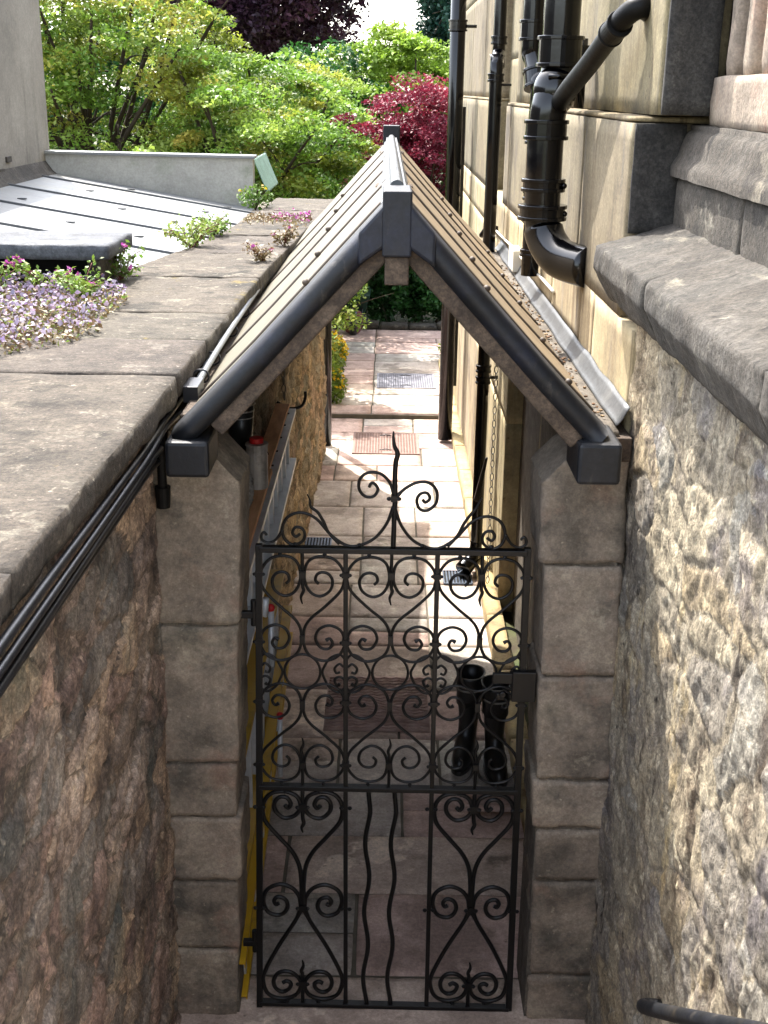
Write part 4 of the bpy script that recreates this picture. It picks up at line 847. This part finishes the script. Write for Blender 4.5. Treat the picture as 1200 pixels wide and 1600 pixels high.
def tree(name, base, cc, rad, nclump, nleaf, lsize, m, label, cat='tree', cr=(.32, .12), trunk_r=.09, group=None, warm=.0, lean=(0, 0), limbs=14, spread=.7, shell=.35, trunk_m='bark'):
    t = thing(name, base, label, cat, group); cc = np.array(cc); rad = np.array(rad)
    D = rng.normal(0, 1, (nclump, 3)); D /= np.linalg.norm(D, axis=1)[:, None]
    rr = shell+(1-shell)*rng.random(nclump)**.55
    lump = np.array([1+.28*noise.noise(Vector(d)*1.9+Vector(base)) for d in D])
    K = cc+D*rr[:, None]*rad*lump[:, None]
    pts = []; tt = []
    for k in K:
        r = cr[0]*rng.uniform(.6, 1.4); h = cr[1]*rng.uniform(.6, 1.3); n = int(nleaf*rng.uniform(.6, 1.4))
        q = rng.normal(0, 1, (n, 3)); q /= np.linalg.norm(q, axis=1)[:, None]; q *= (rng.random(n)**.4)[:, None]
        out = (k-cc)[:2]; sl = -.35*(q[:, 0]*out[0]+q[:, 1]*out[1])/(np.linalg.norm(out)+.3)
        p = k+q*np.array([r, r, h]); p[:, 2] += sl*r; pts.append(p)
        base_t = rng.uniform(.82, 1.18); w = warm*(rng.random() < .35)
        tt.append(base_t*rng.uniform(.8, 1.2, (n, 1))*np.array([1+w, 1-w*.15, 1-w*.2]))
    leaf_mesh('crown', np.concatenate(pts), lsize, m, t, spread=spread, tint=np.concatenate(tt))
    tk = MB(); b = Vector(base); c = Vector(cc)
    fork = b.lerp(c, .45)+Vector((rng.normal(0, .08), rng.normal(0, .08), 0))
    tk.tube(catmull([b, b.lerp(fork, .5)+Vector((.05, .03, 0)), fork], 5), [trunk_r*(1.15-.03*i) for i in range(11)], 9)
    idx = rng.choice(nclump, min(limbs, nclump), replace=False)
    for i in idx:
        e = Vector(K[i]); mid = fork.lerp(e, .5)+Vector((rng.normal(0, .1), rng.normal(0, .1), abs(rng.normal(0, .14))))
        P = catmull([fork-Vector((0, 0, .1)), fork.lerp(mid, .5), mid, e], 5); tk.tube(P, [trunk_r*.55*(1-.8*j/len(P)) for j in range(len(P))], 6)
        for _ in range(3):
            j = rng.integers(6, len(P)-2); q = P[j]; e2 = q+Vector(tuple(rng.normal(0, .32, 3)))+Vector((0, 0, .12)); tk.tube(catmull([q, q.lerp(e2, .5)+Vector((0, 0, .05)), e2], 3), [trunk_r*.2, trunk_r*.17, trunk_r*.15, trunk_r*.12, trunk_r*.1, trunk_r*.07, trunk_r*.05], 5)
    tk.build('trunk', M[trunk_m], t, smooth=True); return t
tree('maple_tree', (-4.0, 17.8, -.03), (-4.1, 17.6, 3.0), (2.1, 1.8, 2.5), 280, 230, .070, M['leaf'], 'broad light green maple with layered leaves behind the pale roof, farthest left', cr=(.42, .13), trunk_r=.12, group='green maples beyond the wall', warm=.36, limbs=34)
tree('maple_tree', (-1.5, 16.8, -.03), (-1.7, 16.7, 2.1), (1.8, 1.5, 1.65), 225, 235, .066, M['leaf'], 'fresh green maple in the middle with many thin dark stems', cr=(.36, .11), trunk_r=.09, group='green maples beyond the wall', warm=.38, limbs=34)
tree('maple_tree', (-1.9, 20.0, -.03), (-1.9, 20.0, 2.35), (2.0, 1.4, 1.45), 260, 150, .10, M['leaf'], 'taller green tree standing behind the two nearer maples', cr=(.46, .15), trunk_r=.12, group='green maples beyond the wall', warm=.12)
tree('lime_green_tree', (.3, 24.5, -.03), (.1, 24.5, 3.3), (1.7, 1.3, 1.15), 190, 150, .10, M['leaf_lime'], 'yellow-green tree glowing in the sun above the red maple', cr=(.40, .13), trunk_r=.09)
tree('copper_beech', (-2.9, 31, -.03), (-3.2, 31, 6.5), (2.95, 3.0, 2.9), 420, 170, .15, M['leaf_purple'], 'dark purple copper beech at the top against the white sky', cr=(.65, .3), trunk_r=.25, spread=1.0)
tree('conifer', (1.9, 28, -.03), (2.05, 28, 6.0), (1.35, 1.3, 3.2), 380, 230, .12, M['leaf_conifer'], 'dark blue-green conifer beside the tall downpipe at the top', cr=(.34, .3), trunk_r=.2, spread=1.2)
tree('red_maple', (.55, 18.8, -.03), (.38, 18.8, 2.3), (1.3, 1.0, 1.25), 150, 230, .060, M['leaf_red'], 'crimson japanese maple behind the roof ridge', cr=(.34, .10), trunk_r=.06, warm=.15, shell=.15)
tree('hedge_shrub', (-2.6, 14.6, -.03), (-2.6, 14.6, 1.35), (1.6, .9, 1.25), 130, 150, .07, M['leaf'], 'low green shrub filling in behind the pale upstand', 'shrub', cr=(.34, .14), trunk_r=.05, group='shrubs behind the wall end')
tree('hedge_shrub', (-.85, 13.2, -.03), (-.85, 13.3, 1.2), (.55, .7, .95), 90, 130, .06, M['leaf'], 'upright green shrub just beyond the end of the left wall coping', 'shrub', cr=(.26, .12), trunk_r=.04, group='shrubs behind the wall end')
tree('backdrop_tree', (-5.0, 23, -.03), (-5.0, 23, 2.4), (2.6, 1.2, 2.3), 260, 170, .11, M['leaf_dark'], 'dark green tree filling the gaps behind the leftmost maple', cr=(.45, .2), trunk_r=.1, group='dark trees far back', spread=1.0)
tree('backdrop_tree', (-1.4, 23.5, -.03), (-1.4, 23.5, 2.2), (2.0, 1.0, 1.8), 200, 150, .10, M['leaf_dark'], 'dark green tree filling the gaps behind the middle maple', cr=(.42, .2), trunk_r=.1, group='dark trees far back', spread=1.0)
tree('hedge_shrub', (.0, 20.6, -.03), (.0, 20.6, 1.6), (2.2, .9, 1.4), 150, 150, .085, M['leaf_dark'], 'deep green hedge shrub behind the crimson maple', 'shrub', cr=(.34, .2), trunk_r=.05, group='dark shrubs at the end of the path', spread=1.0)
for (x, y, r, lab) in ((-.75, 18.5, .55, 'dark glossy shrub behind the barrow wheel'), (.05, 18.4, .50, 'dark glossy shrub in the middle above the low stone edging'), (.8, 18.5, .55, 'dark glossy shrub on the right of the garden bed by the downpipe')):
    tree('garden_shrub', (x, y, 0), (x, y, .55), (r, .5, .55), 60, 110, .075, M['leaf_dark'], lab, 'shrub', cr=(.2, .13), trunk_r=.03, group='dark shrubs at the end of the path', spread=1.0, limbs=8)
# yellow flowering plants by the left end
def herb(name, base, h, r, n, m, fl, nf, label, cat='plant', group=None, ls=.05, fs_=.03, stems=10):
    t = thing(name, base, label, cat, group); b = np.array(base)
    P = rng.normal(0, 1, (n, 3)); P /= np.linalg.norm(P, axis=1)[:, None]; P *= (rng.random(n)**.45)[:, None]
    P = b+P*np.array([r, r, h*.5])+np.array([0, 0, h*.5]); leaf_mesh('leaves', P, ls, m, t, spread=1.0)
    if nf:
        Q = rng.normal(0, 1, (nf, 3)); Q /= np.linalg.norm(Q, axis=1)[:, None]; Q[:, 2] = np.abs(Q[:, 2]); Q = b+Q*np.array([r*.95, r*.95, h*.52])+np.array([0, 0, h*.5])
        leaf_mesh('flowers', np.repeat(Q, 4, 0)+rng.normal(0, fs_*.3, (nf*4, 3)), fs_, fl, t, spread=.8, asp=.9)
    s_ = MB()
    for i in range(stems):
        a = rng.uniform(0, 6.28); e = Vector(base)+Vector((math.cos(a)*r*.6, math.sin(a)*r*.6, h*.8)); s_.tube(catmull([Vector(base), Vector(base).lerp(e, .5)+Vector((0, 0, h*.1)), e], 4), .004+.004*r, 5)
    s_.build('stems', M['bark'], t, smooth=True); return t
herb('flowering_plant', (-.64, 14.4, .04), .55, .22, 1300, M['leaf_herb'], M['petal_yellow'], 110, 'bushy plant dotted with yellow flowers, farther of the two by the black post', group='yellow flowered plants by the path', ls=.055, fs_=.035)
herb('flowering_plant', (-.56, 13.15, .02), .42, .17, 900, M['leaf_herb'], M['petal_yellow'], 30, 'smaller green plant with few yellow flowers, nearer of the two by the black post', group='yellow flowered plants by the path', ls=.05, fs_=.03)
herb('border_plant', (.84, 15.6, .03), .3, .14, 300, M['leaf_herb'], M['petal_yellow'], 4, 'small green tuft at the right edge of the upper path by the downpipe', ls=.05)
# low edging stones at path end
ed = MB()
for i, x in enumerate(np.arange(-.9, 1.5, .42)): ed.rblock(x, x+.41, 17.58+.03*math.sin(i*2), 17.85, 0.03, .12+.02*math.sin(i*1.7), .02, .015, .04, i*3, 7, (.9, .88, .85))
tag(ed.build('edging_wall', M['grey_stone'], smooth=True), 'low rough stone edging across the end of the path', 'edging')
# wheelbarrow
t = thing('wheelbarrow', (-.42, 17.2, .05), 'old barrow with a solid dark red wheel parked at the end of the path', 'wheelbarrow')
q = MB(); q.cyl((-.50, 17.22, .22), (-.36, 17.16, .22), .165, 32); q.build('wheel', M['wheel_red'], t, bevel=.012)
q = MB(); q.tube([Vector((-.43, 17.19, .22))+Vector((.02*math.cos(a)*0, math.cos(a)*.168, math.sin(a)*.168)) for a in np.linspace(0, 2*math.pi, 28, endpoint=False)], .035, 8, closed=True, flat=1.6); q.build('tyre', M['rubber'], t, smooth=True)
q = MB(); q.cyl((-.56, 17.24, .22), (-.32, 17.14, .22), .03, 14); q.build('hub', M['lead'], t)
q = MB()
for x in (-.55, -.33): q.tube([(x, 17.2, .22), (x+.02, 17.5, .42), (x-.05, 18.1, .55)], .015, 8)
q.build('fork', M['iron'], t, smooth=True)
q = MB(); q.hexa([(-.62, 17.45, .30), (-.28, 17.45, .30), (-.25, 18.0, .28), (-.65, 18.0, .28), (-.72, 17.35, .56), (-.20, 17.35, .56), (-.18, 18.15, .6), (-.75, 18.15, .6)]); q.build('tray', M['leaf_conifer'], t, bevel=.01)
# lilac flower mat on the coping
n = 7000; U_ = rng.random(n); ang = rng.uniform(0, 2*math.pi, n); rad_ = np.sqrt(rng.random(n))
fx = -1.72+rad_*np.cos(ang)*.70; fy = 4.82+rad_*np.sin(ang)*.95
nb = np.array([noise.noise(Vector((a*4, b*4, 0))) for a, b in zip(fx, fy)])
keep = (fx < -1.02-.10*(fy-4.0)+nb*.10) & (fy > 3.93+nb*.12) & (fy < 5.52)
fx, fy, nb = fx[keep], fy[keep], nb[keep]; hgt = .025+.045*np.clip(1-((fx+1.7)/.75)**2, 0, 1)+.02*nb
C = np.stack([fx, fy, 2.462+hgt*rng.random(len(fx))], 1)
fm = leaf_mesh('flower_mat', C, .024, M['leaf_straw'], spread=1.0); tag(fm, 'low mat of creeping stems and dry leaves under the lilac flowers on the coping', 'ground cover', kind='stuff')
noise_sel = np.array([noise.noise(Vector((a*9, b*9, 3))) for a, b in zip(fx, fy)])
C = np.stack([fx, fy, 2.467+hgt*(0.6+.6*rng.random(len(fx)))], 1); sel = (rng.random(len(C)) < .6) & (noise_sel > -.25)
fm = leaf_mesh('lilac_flowers', C[sel], .020, M['petal_lilac'], spread=.9, asp=.9); tag(fm, 'carpet of tiny lilac flowers spreading over the coping at the left', 'flowers', kind='stuff')
C = np.stack([fx, fy, 2.466+hgt*rng.random(len(fx))], 1); sel = rng.random(len(C)) < .25
fm = leaf_mesh('creeping_leaves', C[sel], .022, M['leaf_herb'], spread=.9); tag(fm, 'small green leaves among the lilac flowers on the coping', 'ground cover', kind='stuff')
def frond_plant(name, base, n, L, label, pink=0, group='weeds growing on the coping', sp=.35, m='leaf_herb', cat='weed'):
    t = thing(name, base, label, cat, group); b = Vector(base); s_ = MB(); pts = []; fl = []
    for i in range(n):
        a = rng.uniform(0, 6.28); l = L*rng.uniform(.5, 1.15); tip = b+Vector((math.cos(a)*l*sp*2, math.sin(a)*l*sp*2, l*rng.uniform(.4, .9)))
        P = catmull([b, b.lerp(tip, .5)+Vector((0, 0, l*.15)), tip], 6); s_.tube(P, .0022, 5)
        for j in range(3, len(P)):
            for _ in range(3):
                pts.append(np.array(P[j])+rng.normal(0, .010+.010*j/len(P), 3))
        if i < pink: fl.append(np.array(tip)+np.array([0, 0, .02]))
    s_.build('stems', M['wheel_red'], t, smooth=True); leaf_mesh('leaves', np.array(pts), .026, M[m], t, spread=.7)
    if fl: leaf_mesh('flowers', np.repeat(np.array(fl), 8, 0)+rng.normal(0, .006, (8*len(fl), 3)), .018, M['petal_pink'], t, spread=.8, asp=.9)
frond_plant('herb_robert', (-1.45, 5.30, 2.47), 8, .20, 'ferny weed with pink flowers in front of the dark hatch, at the flower bed edge', 6)
frond_plant('herb_robert', (-1.28, 5.18, 2.47), 11, .15, 'bushier ferny weed with a magenta flower under the slab corner', 3)
frond_plant('herb_robert', (-1.72, 5.36, 2.47), 5, .22, 'ferny weed with pale pink heads farthest left under the slab', 4)
frond_plant('wispy_weed', (-1.26, 5.85, 2.45), 12, .22, 'wispy weed standing against the pale roof right of the slab', 4)
frond_plant('wispy_weed', (-1.12, 7.15, 2.45), 22, .20, 'pale green weed tuft at the roof edge halfway along the coping', 0, sp=.45)
frond_plant('wispy_weed', (-1.08, 7.75, 2.45), 18, .17, 'smaller pale green tuft just beyond the halfway weed', 0, sp=.4)
frond_plant('wispy_weed', (-.66, 6.6, 2.45), 6, .17, 'straggly reddish weed beside the roof valley', 2, m='leaf_straw', sp=.3)
frond_plant('wispy_weed', (-.60, 7.3, 2.45), 7, .17, 'taller reddish weed beyond it beside the roof valley', 2, m='leaf_straw', sp=.3)
C = np.stack([rng.uniform(-.98, -.52, 900), 8.75+rng.normal(0, .16, 900), 2.455+rng.random(900)*.035], 1); tag(leaf_mesh('sedum', C, .022, M['leaf_straw'], spread=1.0), 'reddish brown moss and sedum strip across the coping', 'moss', kind='stuff')
C = np.stack([rng.uniform(-.80, -.52, 70), 8.8+rng.normal(0, .16, 70), 2.48+rng.random(70)*.035], 1); tag(leaf_mesh('sedum_flowers', C, .02, M['petal_pink'], spread=1.0, asp=.9), 'tiny pink flowers in the moss strip on the coping', 'flowers', kind='stuff')
herb('coping_tuft', (-1.03, 9.9, 2.42), .20, .15, 380, M['leaf_herb'], M['petal_yellow'], 2, 'green tuft at the low end of the upstand on the coping', 'weed', ls=.035)
